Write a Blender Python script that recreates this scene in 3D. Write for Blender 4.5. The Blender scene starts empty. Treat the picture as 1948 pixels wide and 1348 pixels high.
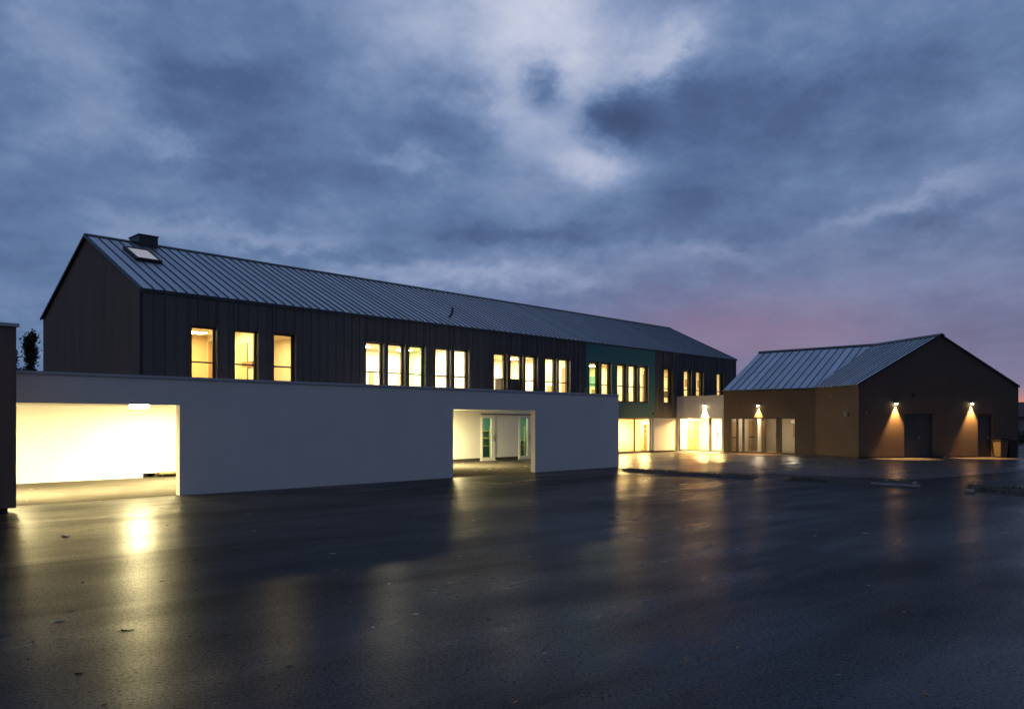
import bpy, math, random
from mathutils import Vector, Matrix
random.seed(7)
S = bpy.context.scene
C = S.collection
R = math.radians

# ------------------------------------------------------------------ camera, world, sun, exposure
H_CAM, F_PX, CX, HOR = 1.8, 1480.0, 974.0, 803.0     # measured from the photograph (1948 px wide)
cam_d = bpy.data.cameras.new('camera')
cam = bpy.data.objects.new('camera', cam_d); C.objects.link(cam)
cam.location = (0, 0, H_CAM); cam.rotation_euler = (R(90), 0, 0)
cam_d.sensor_width = 36.0; cam_d.lens = 36.0 * F_PX / 1948.0
cam_d.shift_y = (HOR - 674.0) / 1948.0
cam_d.clip_start = 0.05; cam_d.clip_end = 3000
S.camera = cam
S.view_settings.view_transform = 'Standard'
S.view_settings.look = 'None'
S.view_settings.exposure = 0.0
S.view_settings.gamma = 1.0
S.view_settings.use_curve_mapping = False
S.render.engine = 'CYCLES'
cy = S.cycles
cy.use_denoising = True
try: cy.denoiser = 'OPENIMAGEDENOISE'
except Exception: pass
cy.max_bounces = 8; cy.diffuse_bounces = 4; cy.glossy_bounces = 4; cy.transparent_max_bounces = 12
cy.caustics_reflective = False; cy.caustics_refractive = False
cy.sample_clamp_indirect = 6.0
cy.use_adaptive_sampling = True; cy.adaptive_threshold = 0.012

def lin(r, g, b):
    def f(c):
        c /= 255.0
        return c / 12.92 if c <= 0.04045 else ((c + 0.055) / 1.055) ** 2.4
    return (f(r), f(g), f(b), 1.0)

class NT:
    """small helper to write shader node trees as expressions"""
    def __init__(self, tree): self.t = tree
    def node(self, typ, **kw):
        n = self.t.nodes.new(typ)
        for k, v in kw.items(): setattr(n, k, v)
        return n
    def put(self, sock, v):
        if hasattr(v, 'is_output'): self.t.links.new(v, sock)
        else: sock.default_value = v
    def m(self, op, a, b=0.0, c=0.0, clamp=False):
        n = self.node('ShaderNodeMath', operation=op, use_clamp=clamp)
        self.put(n.inputs[0], a); self.put(n.inputs[1], b); self.put(n.inputs[2], c)
        return n.outputs[0]
    def mix(self, fac, a, b, blend='MIX'):
        n = self.node('ShaderNodeMix', data_type='RGBA', blend_type=blend)
        n.clamp_factor = True
        self.put(n.inputs[0], fac); self.put(n.inputs[6], a); self.put(n.inputs[7], b)
        return n.outputs[2]
    def noise(self, vec, scale, detail=4, rough=0.5, dist=0.0):
        n = self.node('ShaderNodeTexNoise')
        if vec is not None: self.put(n.inputs['Vector'], vec)
        n.inputs['Scale'].default_value = scale; n.inputs['Detail'].default_value = detail
        n.inputs['Roughness'].default_value = rough; n.inputs['Distortion'].default_value = dist
        return n.outputs['Fac']
    def ramp(self, fac, stops, interp='EASE'):
        n = self.node('ShaderNodeValToRGB')
        n.color_ramp.interpolation = interp
        e = n.color_ramp.elements
        while len(e) < len(stops): e.new(0.5)
        for el, (p, c) in zip(e, stops): el.position = p; el.color = c
        self.put(n.inputs[0], fac)
        return n.outputs[0]
    def maprange(self, v, a, b, c, d, smooth=False):
        n = self.node('ShaderNodeMapRange')
        if smooth: n.interpolation_type = 'SMOOTHSTEP'
        self.put(n.inputs[0], v)
        for i, x in enumerate((a, b, c, d)): self.put(n.inputs[i + 1], x)
        return n.outputs[0]
    def comb(self, x, y, z):
        n = self.node('ShaderNodeCombineXYZ')
        self.put(n.inputs[0], x); self.put(n.inputs[1], y); self.put(n.inputs[2], z)
        return n.outputs[0]
    def mapping(self, vec, scale=(1, 1, 1), rot=(0, 0, 0)):
        n = self.node('ShaderNodeMapping')
        self.put(n.inputs['Vector'], vec)
        n.inputs['Scale'].default_value = scale; n.inputs['Rotation'].default_value = rot
        return n.outputs[0]

SUN_AZ, SUN_EL = 38.0, 1.0
world = bpy.data.worlds.new('World'); S.world = world
world.use_nodes = True
wt = world.node_tree; wt.nodes.clear()
w = NT(wt)
tc = w.node('ShaderNodeTexCoord')
sep = w.node('ShaderNodeSeparateXYZ'); wt.links.new(tc.outputs['Generated'], sep.inputs[0])
dx, dy, dz = sep.outputs
dzc = w.m('MAXIMUM', dz, 0.0)
az = w.m('ARCTAN2', dx, dy)
el = w.m('ARCSINE', dzc)
den = w.m('ADD', dzc, 0.17)
plane = w.comb(w.m('DIVIDE', dx, den), w.m('DIVIDE', dy, den), 0.0)
big = w.noise(plane, 1.15, 7, 0.56, 0.25)
fine = w.noise(plane, 3.6, 6, 0.6, 0.3)
skyv = w.mapping(tc.outputs['Generated'], (1, 1, 1.6))
wn1 = w.noise(skyv, 10.0, 6, 0.66); wn2 = w.noise(w.mapping(skyv, (1, 1, 1), (0.7, 1.1, 0.4)), 11.0, 6, 0.66)
wfine = w.noise(skyv, 15.0, 5, 0.62)
waz = w.m('ADD', az, w.m('MULTIPLY', w.m('SUBTRACT', wn1, 0.5), 0.15))
wel = w.m('ADD', el, w.m('MULTIPLY', w.m('SUBTRACT', wn2, 0.5), 0.095))
waz2 = w.m('ADD', az, w.m('MULTIPLY', w.m('SUBTRACT', wn1, 0.5), 0.075))
wel2 = w.m('ADD', el, w.m('MULTIPLY', w.m('SUBTRACT', wn2, 0.5), 0.055))
def ang(px, py):
    tx, tz = (px - CX) / F_PX, (HOR - py) / F_PX
    return math.atan(tx), math.atan(tz / math.sqrt(1 + tx * tx))
def blob(px, py, sx, sy, wgt, tilt=0.0, a_in=None, e_in=None):
    a, e = ang(px, py)
    sa, se = sx / F_PX * 0.93, sy / F_PX * 0.93
    u = w.m('SUBTRACT', a_in or waz, a); v = w.m('SUBTRACT', e_in or wel, e)
    ct, st = math.cos(R(tilt)), math.sin(R(tilt))
    p = w.m('ADD', w.m('MULTIPLY', u, ct / sa), w.m('MULTIPLY', v, st / sa))
    q = w.m('ADD', w.m('MULTIPLY', u, -st / se), w.m('MULTIPLY', v, ct / se))
    r2 = w.m('ADD', w.m('MULTIPLY', p, p), w.m('MULTIPLY', q, q))
    return w.m('MULTIPLY', w.m('POWER', 2.7183, w.m('MULTIPLY', r2, -1.0)), wgt)
# cloud cover: one field of lightness, thin places in the deck let the bright evening sky through
lum = w.m('ADD', w.m('MULTIPLY', w.m('SUBTRACT', big, 0.5), 0.40), w.m('MULTIPLY', w.m('SUBTRACT', fine, 0.5), 0.20))
lum = w.m('ADD', lum, w.m('MULTIPLY', w.m('SUBTRACT', wfine, 0.5), 0.24))
lum = w.m('ADD', lum, 0.425)
for b in ((1020, 55, 250, 100, 0.34), (1130, 315, 80, 50, 0.36, 0, waz2, wel2), (985, 215, 70, 110, 0.24, 0, waz2, wel2), (1090, 200, 70, 110, 0.20, 0, waz2, wel2), (1260, 100, 110, 40, 0.24, 18),
          (820, 10, 330, 70, 0.10), (1037, 163, 48, 38, -0.42, 0, waz2, wel2), (1165, 225, 60, 54, -0.36, 0, waz2, wel2), (1290, 180, 120, 40, -0.08),
          (440, 190, 170, 120, -0.13), (330, 282, 60, 34, 0.20), (140, 90, 90, 150, 0.12), (180, 250, 60, 70, 0.06), (760, 300, 90, 26, 0.13),
          (700, 120, 130, 60, 0.04), (840, 235, 110, 60, -0.12), (420, 60, 120, 40, 0.08), (400, 330, 260, 50, -0.06),
          (1520, 230, 260, 120, -0.12), (1690, 395, 120, 16, 0.12, 18), (1850, 340, 130, 24, 0.06, 18), (1780, 412, 80, 26, -0.13),
          (930, 530, 330, 28, 0.20), (420, 445, 230, 24, 0.13), (1340, 488, 160, 18, 0.12), (980, 445, 260, 26, -0.13),
          (620, 485, 170, 18, -0.08), (1700, 30, 260, 60, 0.08), (1900, 150, 60, 60, 0.08), (1480, 370, 90, 40, 0.06), (60, 420, 150, 120, -0.05), (1330, 400, 130, 60, -0.08)):
    lum = w.m('ADD', lum, blob(*b))
col = w.ramp(lum, [(0.10, lin(63, 81, 118)), (0.28, lin(78, 99, 140)), (0.42, lin(100, 124, 164)), (0.60, lin(138, 156, 192)), (0.95, lin(208, 213, 232))], 'LINEAR')
# dusk colours low in the west (right) and the bluer, greyer cloud elsewhere
low = w.maprange(el, 0.0, 0.30, 1.0, 0.0, True)
west = w.maprange(az, -0.25, 0.55, 0.0, 1.0, True)
west = w.m('MULTIPLY', west, w.maprange(az, 0.9, 1.9, 1.0, 0.0, True))
col = w.mix(w.m('MULTIPLY', w.m('MULTIPLY', low, west), 0.5), col, lin(98, 98, 136))
pink = blob(1430, 640, 290, 75, 0.62)
col = w.mix(pink, col, lin(150, 123, 147))
pink2 = blob(1300, 620, 400, 120, 0.30)
col = w.mix(pink2, col, lin(128, 112, 148))
a0, e0 = ang(2080, 772)
glow = blob(2080, 775, 190, 24, 0.95, 0.0, az, el)
col = w.mix(glow, col, lin(236, 140, 96))
rear = w.maprange(dy, -0.5, 0.35, 0.75, 0.0, True)      # unseen sky behind the camera, greyed and darkened to tone the walls it lights
col = w.mix(rear, col, lin(82, 86, 106))
ground_f = w.maprange(dz, -0.03, 0.0, 1.0, 0.0)
col = w.mix(ground_f, col, (0.012, 0.013, 0.018, 1))
bg = w.node('ShaderNodeBackground'); w.put(bg.inputs[0], col); bg.inputs[1].default_value = 0.98
sky = w.node('ShaderNodeTexSky', sky_type='NISHITA', sun_disc=False, sun_elevation=R(SUN_EL), sun_rotation=R(SUN_AZ))
bg2 = w.node('ShaderNodeBackground'); wt.links.new(sky.outputs[0], bg2.inputs[0]); bg2.inputs[1].default_value = 0.004
add = w.node('ShaderNodeAddShader'); wt.links.new(bg.outputs[0], add.inputs[0]); wt.links.new(bg2.outputs[0], add.inputs[1])
wo = w.node('ShaderNodeOutputWorld'); wt.links.new(add.outputs[0], wo.inputs[0])

sun_d = bpy.data.lights.new('sun', 'SUN'); sun_d.energy = 0.02; sun_d.angle = R(10); sun_d.color = (1, 0.72, 0.6)
sun = bpy.data.objects.new('sun', sun_d); C.objects.link(sun)
sd = Vector((math.sin(R(SUN_AZ)) * math.cos(R(SUN_EL)), math.cos(R(SUN_AZ)) * math.cos(R(SUN_EL)), math.sin(R(SUN_EL))))
sun.location = sd * 100; sun.rotation_euler = sd.to_track_quat('Z', 'Y').to_euler()

# ------------------------------------------------------------------ materials
def pbr(name, base, rough=0.7, metal=0.0, spec=0.5, var=0.12, vscale=3.0, bump=0.0, bscale=40.0, stretch=(1, 1, 1), streak=0.0, rvar=0.0, sheet=0.0):
    m = bpy.data.materials.new(name); m.use_nodes = True
    t = m.node_tree; n = NT(t)
    b = t.nodes['Principled BSDF']
    co = n.node('ShaderNodeTexCoord').outputs['Object']
    cm = n.mapping(co, stretch)
    v = n.noise(cm, vscale, 5, 0.6)
    dark = tuple(c * (1 - var) for c in base) + (1,)
    lite = tuple(min(1, c * (1 + var)) for c in base) + (1,)
    colr = n.mix(n.maprange(v, 0.3, 0.7, 0, 1), dark, lite)
    if streak:
        sv = n.noise(n.mapping(co, (3.5, 3.5, 0.22)), 2.0, 5, 0.65)
        colr = n.mix(n.m('MULTIPLY', n.maprange(sv, 0.48, 0.75, 0, 1), streak), colr, tuple(c * 0.5 for c in base) + (1,))
    if sheet:
        rnd_ = n.node('ShaderNodeObjectInfo').outputs['Random']
        colr = n.mix(1.0, colr, n.ramp(rnd_, [(0.0, (1 - sheet,) * 3 + (1,)), (1.0, (1 + sheet,) * 3 + (1,))], 'LINEAR'), 'MULTIPLY')
    n.put(b.inputs['Base Color'], colr)
    n.put(b.inputs['Roughness'], n.maprange(n.noise(cm, vscale * 2.3, 4), 0.3, 0.7, rough - rvar, rough + rvar) if rvar else rough)
    b.inputs['Metallic'].default_value = metal
    b.inputs['Specular IOR Level'].default_value = spec
    if bump:
        bn = n.node('ShaderNodeBump'); bn.inputs['Strength'].default_value = bump; bn.inputs['Distance'].default_value = 0.01
        n.put(bn.inputs['Height'], n.noise(cm, bscale, 4, 0.6)); t.links.new(bn.outputs[0], b.inputs['Normal'])
    return m

def emit(name, colr, strength):
    m = bpy.data.materials.new(name); m.use_nodes = True
    b = m.node_tree.nodes['Principled BSDF']
    b.inputs['Base Color'].default_value = (0.8, 0.8, 0.8, 1)
    b.inputs['Emission Color'].default_value = tuple(colr) + (1,)
    b.inputs['Emission Strength'].default_value = strength
    return m

def glass(name, tint=(1, 1, 1), refl=0.06):
    m = bpy.data.materials.new(name); m.use_nodes = True
    t = m.node_tree; t.nodes.clear(); n = NT(t)
    tr = n.node('ShaderNodeBsdfTransparent'); tr.inputs[0].default_value = tuple(tint) + (1,)
    gl = n.node('ShaderNodeBsdfAnisotropic'); gl.inputs['Roughness'].default_value = 0.02
    lw = n.node('ShaderNodeLayerWeight'); lw.inputs[0].default_value = 0.5
    mx = n.node('ShaderNodeMixShader')
    n.put(mx.inputs[0], n.m('MULTIPLY_ADD', n.m('POWER', lw.outputs['Facing'], 5.0), 0.9, 0.03)); t.links.new(tr.outputs[0], mx.inputs[1]); t.links.new(gl.outputs[0], mx.inputs[2])
    o = n.node('ShaderNodeOutputMaterial'); t.links.new(mx.outputs[0], o.inputs[0])
    return m

def asphalt_mat(name, k=1.0, wetness=1.0, bump=0.16):
    m = bpy.data.materials.new(name); m.use_nodes = True
    t = m.node_tree; n = NT(t); b = t.nodes['Principled BSDF']
    co = n.node('ShaderNodeTexCoord').outputs['Object']
    lane = n.mapping(n.mapping(co, (1, 1, 1), (0, 0, R(-41))), (0.22, 1.0, 1))
    wet = n.noise(lane, 0.75, 6, 0.6, 0.4)           # long damp streaks left by the paver
    patch = n.noise(co, 0.33, 5, 0.55)
    grit = n.noise(co, 75.0, 3, 0.7)
    vor = n.node('ShaderNodeTexVoronoi'); n.put(vor.inputs['Vector'], co); vor.inputs['Scale'].default_value = 70.0
    chips = n.noise(co, 38.0, 3, 0.7)
    pits = n.noise(co, 26.0, 2, 0.5)
    basec = n.mix(n.maprange(patch, 0.3, 0.7, 0, 1), (0.012 * k, 0.012 * k, 0.0135 * k, 1), (0.025 * k, 0.0243 * k, 0.0245 * k, 1))
    basec = n.mix(n.maprange(grit, 0.42, 0.72, 0, 0.75), basec, (0.055 * k, 0.052 * k, 0.048 * k, 1))
    basec = n.mix(n.maprange(pits, 0.60, 0.70, 0, 0.85), basec, (0.008, 0.008, 0.008, 1))
    n.put(b.inputs['Base Color'], basec)
    d = n.m('ADD', n.m('MULTIPLY', wet, 0.6), n.m('MULTIPLY', patch, 0.4))
    n.put(b.inputs['Roughness'], n.maprange(d, 0.38, 0.62, 0.25, 0.35))
    n.put(b.inputs['Specular IOR Level'], n.maprange(d, 0.36, 0.66, 0.24, 0.12))
    b1 = n.node('ShaderNodeBump'); b1.inputs['Strength'].default_value = bump; b1.inputs['Distance'].default_value = 0.005
    hgt = n.m('ADD', n.m('MULTIPLY', vor.outputs['Distance'], 0.7), n.m('MULTIPLY', grit, 0.6))
    n.put(b1.inputs['Height'], hgt)
    b2 = n.node('ShaderNodeBump'); b2.inputs['Strength'].default_value = 0.12; b2.inputs['Distance'].default_value = 0.02
    n.put(b2.inputs['Height'], n.m('ADD', n.noise(lane, 1.6, 3, 0.5), n.m('MULTIPLY', n.noise(co, 2.2, 4, 0.5), 0.6)))
    t.links.new(b1.outputs[0], b2.inputs['Normal']); t.links.new(b2.outputs[0], b.inputs['Normal'])
    dry = n.node('ShaderNodeBsdfDiffuse'); n.put(dry.inputs['Color'], basec); dry.inputs['Roughness'].default_value = 0.6
    t.links.new(b1.outputs[0], dry.inputs['Normal'])
    film = n.m('MULTIPLY', n.maprange(d, 0.38, 0.62, 0.84 * wetness, 0.44 * wetness), n.maprange(grit, 0.35, 0.7, 1.25, 0.6))
    film = n.m('MULTIPLY', film, n.maprange(chips, 0.34, 0.66, 1.42, 0.50))
    film = n.m('MULTIPLY', film, n.maprange(pits, 0.62, 0.72, 1.0, 0.35), clamp=True)
    mx = n.node('ShaderNodeMixShader'); n.put(mx.inputs[0], film)
    t.links.new(dry.outputs[0], mx.inputs[1]); t.links.new(b.outputs[0], mx.inputs[2])
    out = [q for q in t.nodes if q.type == 'OUTPUT_MATERIAL'][0]
    t.links.new(mx.outputs[0], out.inputs[0])
    return m

M = dict(
    asphalt=asphalt_mat('wet asphalt'),
    lightened_ground=asphalt_mat('ground lightened for lamp pools', 3.6, 1.6, 0.04),  # paler, shinier ground added so the lamp light on it reads brighter
    slab=pbr('damp slab', (0.075, 0.068, 0.058), 0.8, spec=0.0, var=0.2, vscale=1.2, bump=0.15, bscale=60),
    white=pbr('white render', (0.73, 0.715, 0.685), 0.85, var=0.035, vscale=0.9, bump=0.08, bscale=120, streak=0.06),
    white_trim=pbr('white trim', (0.72, 0.70, 0.66), 0.5, var=0.03),
    zinc=pbr('zinc roofing', (0.52, 0.55, 0.60), 0.40, metal=0.85, var=0.08, vscale=0.8, bump=0.12, bscale=5, rvar=0.06, sheet=0.14, streak=0.12),
    zinc_dark=pbr('dark roof metal', (0.05, 0.052, 0.06), 0.45, metal=0.6, var=0.1),
    seam=pbr('shade-dark standing seam', (0.07, 0.075, 0.09), 0.5, metal=0.5, var=0.08),  # zinc seams coloured dark in place of the shade on their sides
    clad=pbr('anthracite cladding', (0.062, 0.060, 0.064), 0.6, metal=0.1, var=0.14, vscale=1.2, streak=0.2, sheet=0.12),
    clad_back=pbr('wall backing', (0.012, 0.012, 0.013), 0.9),
    teal=pbr('teal panel', (0.021, 0.16, 0.172), 0.6, var=0.06, vscale=0.8),
    teal_in=pbr('teal interior paint', (0.17, 0.37, 0.37), 0.7, var=0.04),
    tan=pbr('tan cladding', (0.112, 0.084, 0.065), 0.8, var=0.10, vscale=1.2, bump=0.1, bscale=70, streak=0.12),
    tan_dark=pbr('brown timber cladding', (0.19, 0.125, 0.088), 0.8, var=0.18, vscale=2.0, stretch=(1, 1, 0.2), bump=0.1, bscale=40),
    frame=pbr('dark window frame', (0.022, 0.020, 0.019), 0.45),
    trim=pbr('window flashing', (0.22, 0.21, 0.20), 0.4, metal=0.5),
    coping=pbr('aluminium coping', (0.42, 0.43, 0.45), 0.4, metal=0.6, var=0.06),
    door=pbr('grey steel door', (0.045, 0.05, 0.06), 0.5, var=0.06),
    plinth=pbr('dark plinth', (0.05, 0.042, 0.035), 0.8),
    header=pbr('brown header', (0.10, 0.05, 0.035), 0.6),
    cream=pbr('cream interior paint', (0.74, 0.68, 0.52), 0.8, var=0.03),
    hall=pbr('grey beige interior paint', (0.42, 0.37, 0.30), 0.8, var=0.04),
    ochre=pbr('ochre interior paint', (0.62, 0.48, 0.24), 0.8, var=0.04),
    floor_in=pbr('interior floor', (0.20, 0.16, 0.12), 0.5),
    wood=pbr('wooden furniture', (0.30, 0.18, 0.08), 0.5, var=0.2, vscale=4, stretch=(1, 1, 0.15)),
    board=pbr('green pin board', (0.22, 0.42, 0.28), 0.7),
    paper=pbr('paper sheet', (0.78, 0.76, 0.70), 0.8),
    alu_dark=pbr('dark bronze frame', (0.055, 0.045, 0.038), 0.45),
    steel=pbr('brushed steel', (0.5, 0.5, 0.5), 0.35, metal=0.9),
    alu=pbr('grey aluminium frame', (0.16, 0.145, 0.13), 0.45, metal=0.3),
    grey=pbr('grey plastic', (0.35, 0.35, 0.34), 0.5),
    black=pbr('black plastic', (0.018, 0.018, 0.018), 0.5),
    bin=pbr('waste bin plastic', (0.09, 0.075, 0.05), 0.5, var=0.08),
    soil=pbr('wet soil', (0.035, 0.026, 0.02), 0.9, var=0.4, vscale=9, bump=0.6, bscale=25),
    grass=pbr('dark grass', (0.045, 0.06, 0.022), 0.8, var=0.4, vscale=6),
    kerb=pbr('concrete kerb', (0.34, 0.33, 0.31), 0.8, var=0.15, vscale=6, bump=0.2, bscale=50),
    leaf=pbr('tree leaves', (0.035, 0.045, 0.022), 0.7, var=0.4, vscale=2),
    bark=pbr('bark', (0.06, 0.045, 0.035), 0.9, bump=0.4),
    dead=pbr('brown dead leaf', (0.025, 0.014, 0.009), 1.0, spec=0.05, var=0.3, vscale=30),
    pale=pbr('pale dry leaf', (0.62, 0.56, 0.46), 0.7, var=0.2, vscale=30),
    orange=pbr('orange leaf', (0.55, 0.25, 0.05), 0.6, var=0.2, vscale=30),
    rooftile=pbr('red brown tiles', (0.10, 0.045, 0.04), 0.8, var=0.2, vscale=4),
    housewall=pbr('rendered house wall', (0.30, 0.28, 0.26), 0.85),
    darkglass=pbr('dark window glass', (0.02, 0.025, 0.03), 0.08),
    glass=glass('clear glass'),
    glass_green=glass('green tinted glass', (0.80, 0.95, 0.84)),
    skyglass=emit('glowing skylight pane', (1.0, 0.86, 0.76), 0.22),  # pane glows by itself
)
WARM = (1.0, 0.76, 0.36)

# ------------------------------------------------------------------ geometry helpers
class Frame:
    """local axes in plan: a along, b inwards, z up"""
    def __init__(s, ox, oy, ax, ay):
        n = math.hypot(ax, ay); s.o = (ox, oy); s.a = (ax / n, ay / n); s.b = (-ay / n, ax / n)
    def __call__(s, a, b, z): return (s.o[0] + a * s.a[0] + b * s.b[0], s.o[1] + a * s.a[1] + b * s.b[1], z)
    def hit(s, px, b=0.0):
        """a where the sight line through photo column px meets the plane b"""
        d = (px - CX) / F_PX
        X0, Y0 = s.o[0] + b * s.b[0], s.o[1] + b * s.b[1]
        return (d * Y0 - X0) / (s.a[0] - d * s.a[1])
    def rot(s): return math.atan2(s.a[1], s.a[0])
    def zat(s, px, py, b=0.0):
        a = s.hit(px, b); return H_CAM + (HOR - py) / F_PX * s(a, b, 0)[1]
WORLD = lambda x, y, z: (x, y, z)

def link(o, parent=None):
    C.objects.link(o)
    if parent is not None: o.parent = parent
    return o
def tag(o, label=None, cat=None, group=None, kind=None):
    if label: o['label'] = label
    if cat: o['category'] = cat
    if group: o['group'] = group
    if kind: o['kind'] = kind
    return o
def empty(name, loc, label, cat, group=None, rz=0.0):
    o = bpy.data.objects.new(name, None); C.objects.link(o); o.empty_display_size = 0.3
    o.location = loc; o.rotation_euler = (0, 0, rz)
    return tag(o, label, cat, group)
def root_loc(o):
    while o.parent is not None: o = o.parent
    return o.location

class MB:
    def __init__(s, f=WORLD): s.v, s.f, s.fr = [], [], f
    def poly(s, pts):
        i = len(s.v); s.v += [s.fr(*p) for p in pts]; s.f.append(list(range(i, i + len(pts)))); return s
    def box(s, x0, x1, y0, y1, z0, z1):
        i = len(s.v)
        s.v += [s.fr(x, y, z) for z in (z0, z1) for x, y in ((x0, y0), (x1, y0), (x1, y1), (x0, y1))]
        s.f += [[i + k for k in q] for q in ((0, 3, 2, 1), (4, 5, 6, 7), (0, 1, 5, 4), (1, 2, 6, 5), (2, 3, 7, 6), (3, 0, 4, 7))]
        return s
    def prism(s, pts, dvec):
        """closed solid: polygon pts (local) swept by dvec (local)"""
        n = len(pts); i = len(s.v)
        s.v += [s.fr(*p) for p in pts] + [s.fr(p[0] + dvec[0], p[1] + dvec[1], p[2] + dvec[2]) for p in pts]
        s.f.append([i + k for k in range(n)][::-1]); s.f.append([i + n + k for k in range(n)])
        for k in range(n): s.f.append([i + k, i + (k + 1) % n, i + n + (k + 1) % n, i + n + k])
        return s
    def tube(s, pts, r, n=10):
        P = [Vector(s.fr(*p)) for p in pts]; i0 = len(s.v)
        for k, p in enumerate(P):
            d = (P[min(k + 1, len(P) - 1)] - P[max(k - 1, 0)]).normalized()
            q = d.to_track_quat('Z', 'Y'); rr = r[k] if isinstance(r, (list, tuple)) else r
            for j in range(n):
                a = 2 * math.pi * j / n
                s.v.append(tuple(p + q @ Vector((rr * math.cos(a), rr * math.sin(a), 0))))
        for k in range(len(P) - 1):
            for j in range(n):
                a, b = i0 + k * n + j, i0 + k * n + (j + 1) % n
                s.f.append([a, b, b + n, a + n])
        s.f.append([i0 + j for j in range(n)][::-1]); s.f.append([i0 + (len(P) - 1) * n + j for j in range(n)])
        return s
    def holes(s, x0, x1, z0, z1, y0, y1, hs):
        """wall slab between y0 and y1 with rectangular openings (xa, xb, za, zb)"""
        xs = sorted({x0, x1, *[min(max(h[i], x0), x1) for h in hs for i in (0, 1)]})
        zs = sorted({z0, z1, *[min(max(h[i], z0), z1) for h in hs for i in (2, 3)]})
        nx, nz = len(xs) - 1, len(zs) - 1
        def solid(i, k):
            if not (0 <= i < nx and 0 <= k < nz): return False
            cx, cz = (xs[i] + xs[i + 1]) / 2, (zs[k] + zs[k + 1]) / 2
            return not any(h[0] < cx < h[1] and h[2] < cz < h[3] for h in hs)
        for i in range(nx):
            for k in range(nz):
                if not solid(i, k): continue
                a, b, c, d = xs[i], xs[i + 1], zs[k], zs[k + 1]
                s.poly([(a, y0, c), (b, y0, c), (b, y0, d), (a, y0, d)])
                s.poly([(b, y1, c), (a, y1, c), (a, y1, d), (b, y1, d)])
                if not solid(i - 1, k): s.poly([(a, y1, c), (a, y0, c), (a, y0, d), (a, y1, d)])
                if not solid(i + 1, k): s.poly([(b, y0, c), (b, y1, c), (b, y1, d), (b, y0, d)])
                if not solid(i, k - 1): s.poly([(a, y1, c), (b, y1, c), (b, y0, c), (a, y0, c)])
                if not solid(i, k + 1): s.poly([(a, y0, d), (b, y0, d), (b, y1, d), (a, y1, d)])
        return s
    def mesh(s, name, mat, loc=(0, 0, 0), smooth=False):
        me = bpy.data.meshes.new(name)
        me.from_pydata([(v[0] - loc[0], v[1] - loc[1], v[2] - loc[2]) for v in s.v], [], s.f)
        me.materials.append(mat); me.update()
        if smooth: me.polygons.foreach_set('use_smooth', [True] * len(me.polygons))
        return me
    def build(s, name, mat, parent=None, smooth=False, bevel=0.0):
        loc = root_loc(parent) if parent is not None else (0, 0, 0)
        o = bpy.data.objects.new(name, s.mesh(name, mat, loc, smooth))
        link(o, parent)
        if bevel:
            b = o.modifiers.new('edge', 'BEVEL'); b.width = bevel; b.segments = 2; b.limit_method = 'ANGLE'
        return o
def place_mesh(name, me, world_loc, rz, parent, rx=0.0):
    o = bpy.data.objects.new(name, me); link(o, parent)
    rl = root_loc(parent)
    o.location = (world_loc[0] - rl[0], world_loc[1] - rl[1], world_loc[2] - rl[2])
    o.rotation_euler = (rx, 0, rz)
    return o
def at(px, py, z=0.0):
    Y = F_PX * (H_CAM - z) / (py - HOR); return ((px - CX) / F_PX * Y, Y)

# ------------------------------------------------------------------ the ground
g = MB(); g.poly([(-500, -200, 0), (500, -200, 0), (500, 900, 0), (-500, 900, 0)])
ground = g.build('ground', M['asphalt']); tag(ground, 'dark wet asphalt of the school yard', kind='structure')

# ------------------------------------------------------------------ plans
FM = Frame(-12.0, 25.3, 0.693, 0.721)            # main building: a along the front, b inwards
WA = R(90 - 45.6)
FW = Frame(-8.19, 19.17, math.cos(WA), math.sin(WA))   # white shelter wall
LEN, DEP, EAVE, RIDGE, HALF = 39.7, 10.7, 6.12, 8.72, 5.35
LINK_A = FM.hit(1287)                             # where the link and the annexe front meet the main front
fx = FM.hit

# ------------------------------------------------------------------ main building
main = empty('school_building', FM(LEN / 2, 0, 0), 'long two storey school building with zinc roof and lit upper windows behind the white wall', 'building')
WZ0, WZ1, WRAIL, WOP = 2.97, 5.08, 3.87, 0.86
win_px = [366, 448, 522, 697, 739, 779, 829, 865, 940, 971.5, 1000, 1037.5, 1063.5, 1121.5, 1144.5, 1174.5, 1196, 1217, 1263, 1301, 1324, 1363.5]
wins = [fx(p) - 0.03 for p in win_px]
teal0, teal1 = fx(1113), fx(1245)
glz0, glz1 = fx(1179) - 0.6, fx(1239)
door_px = [(915, 939), (987, 1007)]
sdoors = [(fx(a) - 0.02, fx(b) + 0.06) for a, b in door_px]
upper_holes = [(x, x + WOP, WZ0, WZ1) for x in wins]
pan0, pan1 = fx(1241), LINK_A - 0.04
low_holes = [(a, b, 0.06, 2.10) for a, b in sdoors] + [(glz0, glz1, 0.05, 2.05)]
# walls: dark backing above, white render below
MB(FM).holes(0, LEN, 2.4, EAVE, 0.0, 0.28, upper_holes).build('wall', M['clad_back'], main)
MB(FM).holes(0, LEN, 0.14, 2.4, 0.0, 0.28, low_holes).build('wall', M['white'], main)['label'] = 'white rendered ground floor wall under the shelter'
pl = MB(FM)
edges = [0.4] + [e for h in sorted(low_holes) for e in (h[0], h[1])] + [LEN]
for i in range(0, len(edges), 2): pl.box(edges[i], edges[i + 1], 0.03, 0.26, 0, 0.14)
pl.build('plinth', M['plinth'], main)
gb = MB(FM)
for x0, x1 in ((0.0, 0.25), (LEN - 0.25, LEN)):
    gb.prism([(x0, 0.28, 0), (x0, DEP, 0), (x0, DEP, EAVE), (x0, HALF, RIDGE), (x0, 0.28, EAVE + 0.12)], (x1 - x0, 0, 0))
gb.box(0.25, LEN - 0.25, DEP - 0.25, DEP, 0, EAVE)
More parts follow.
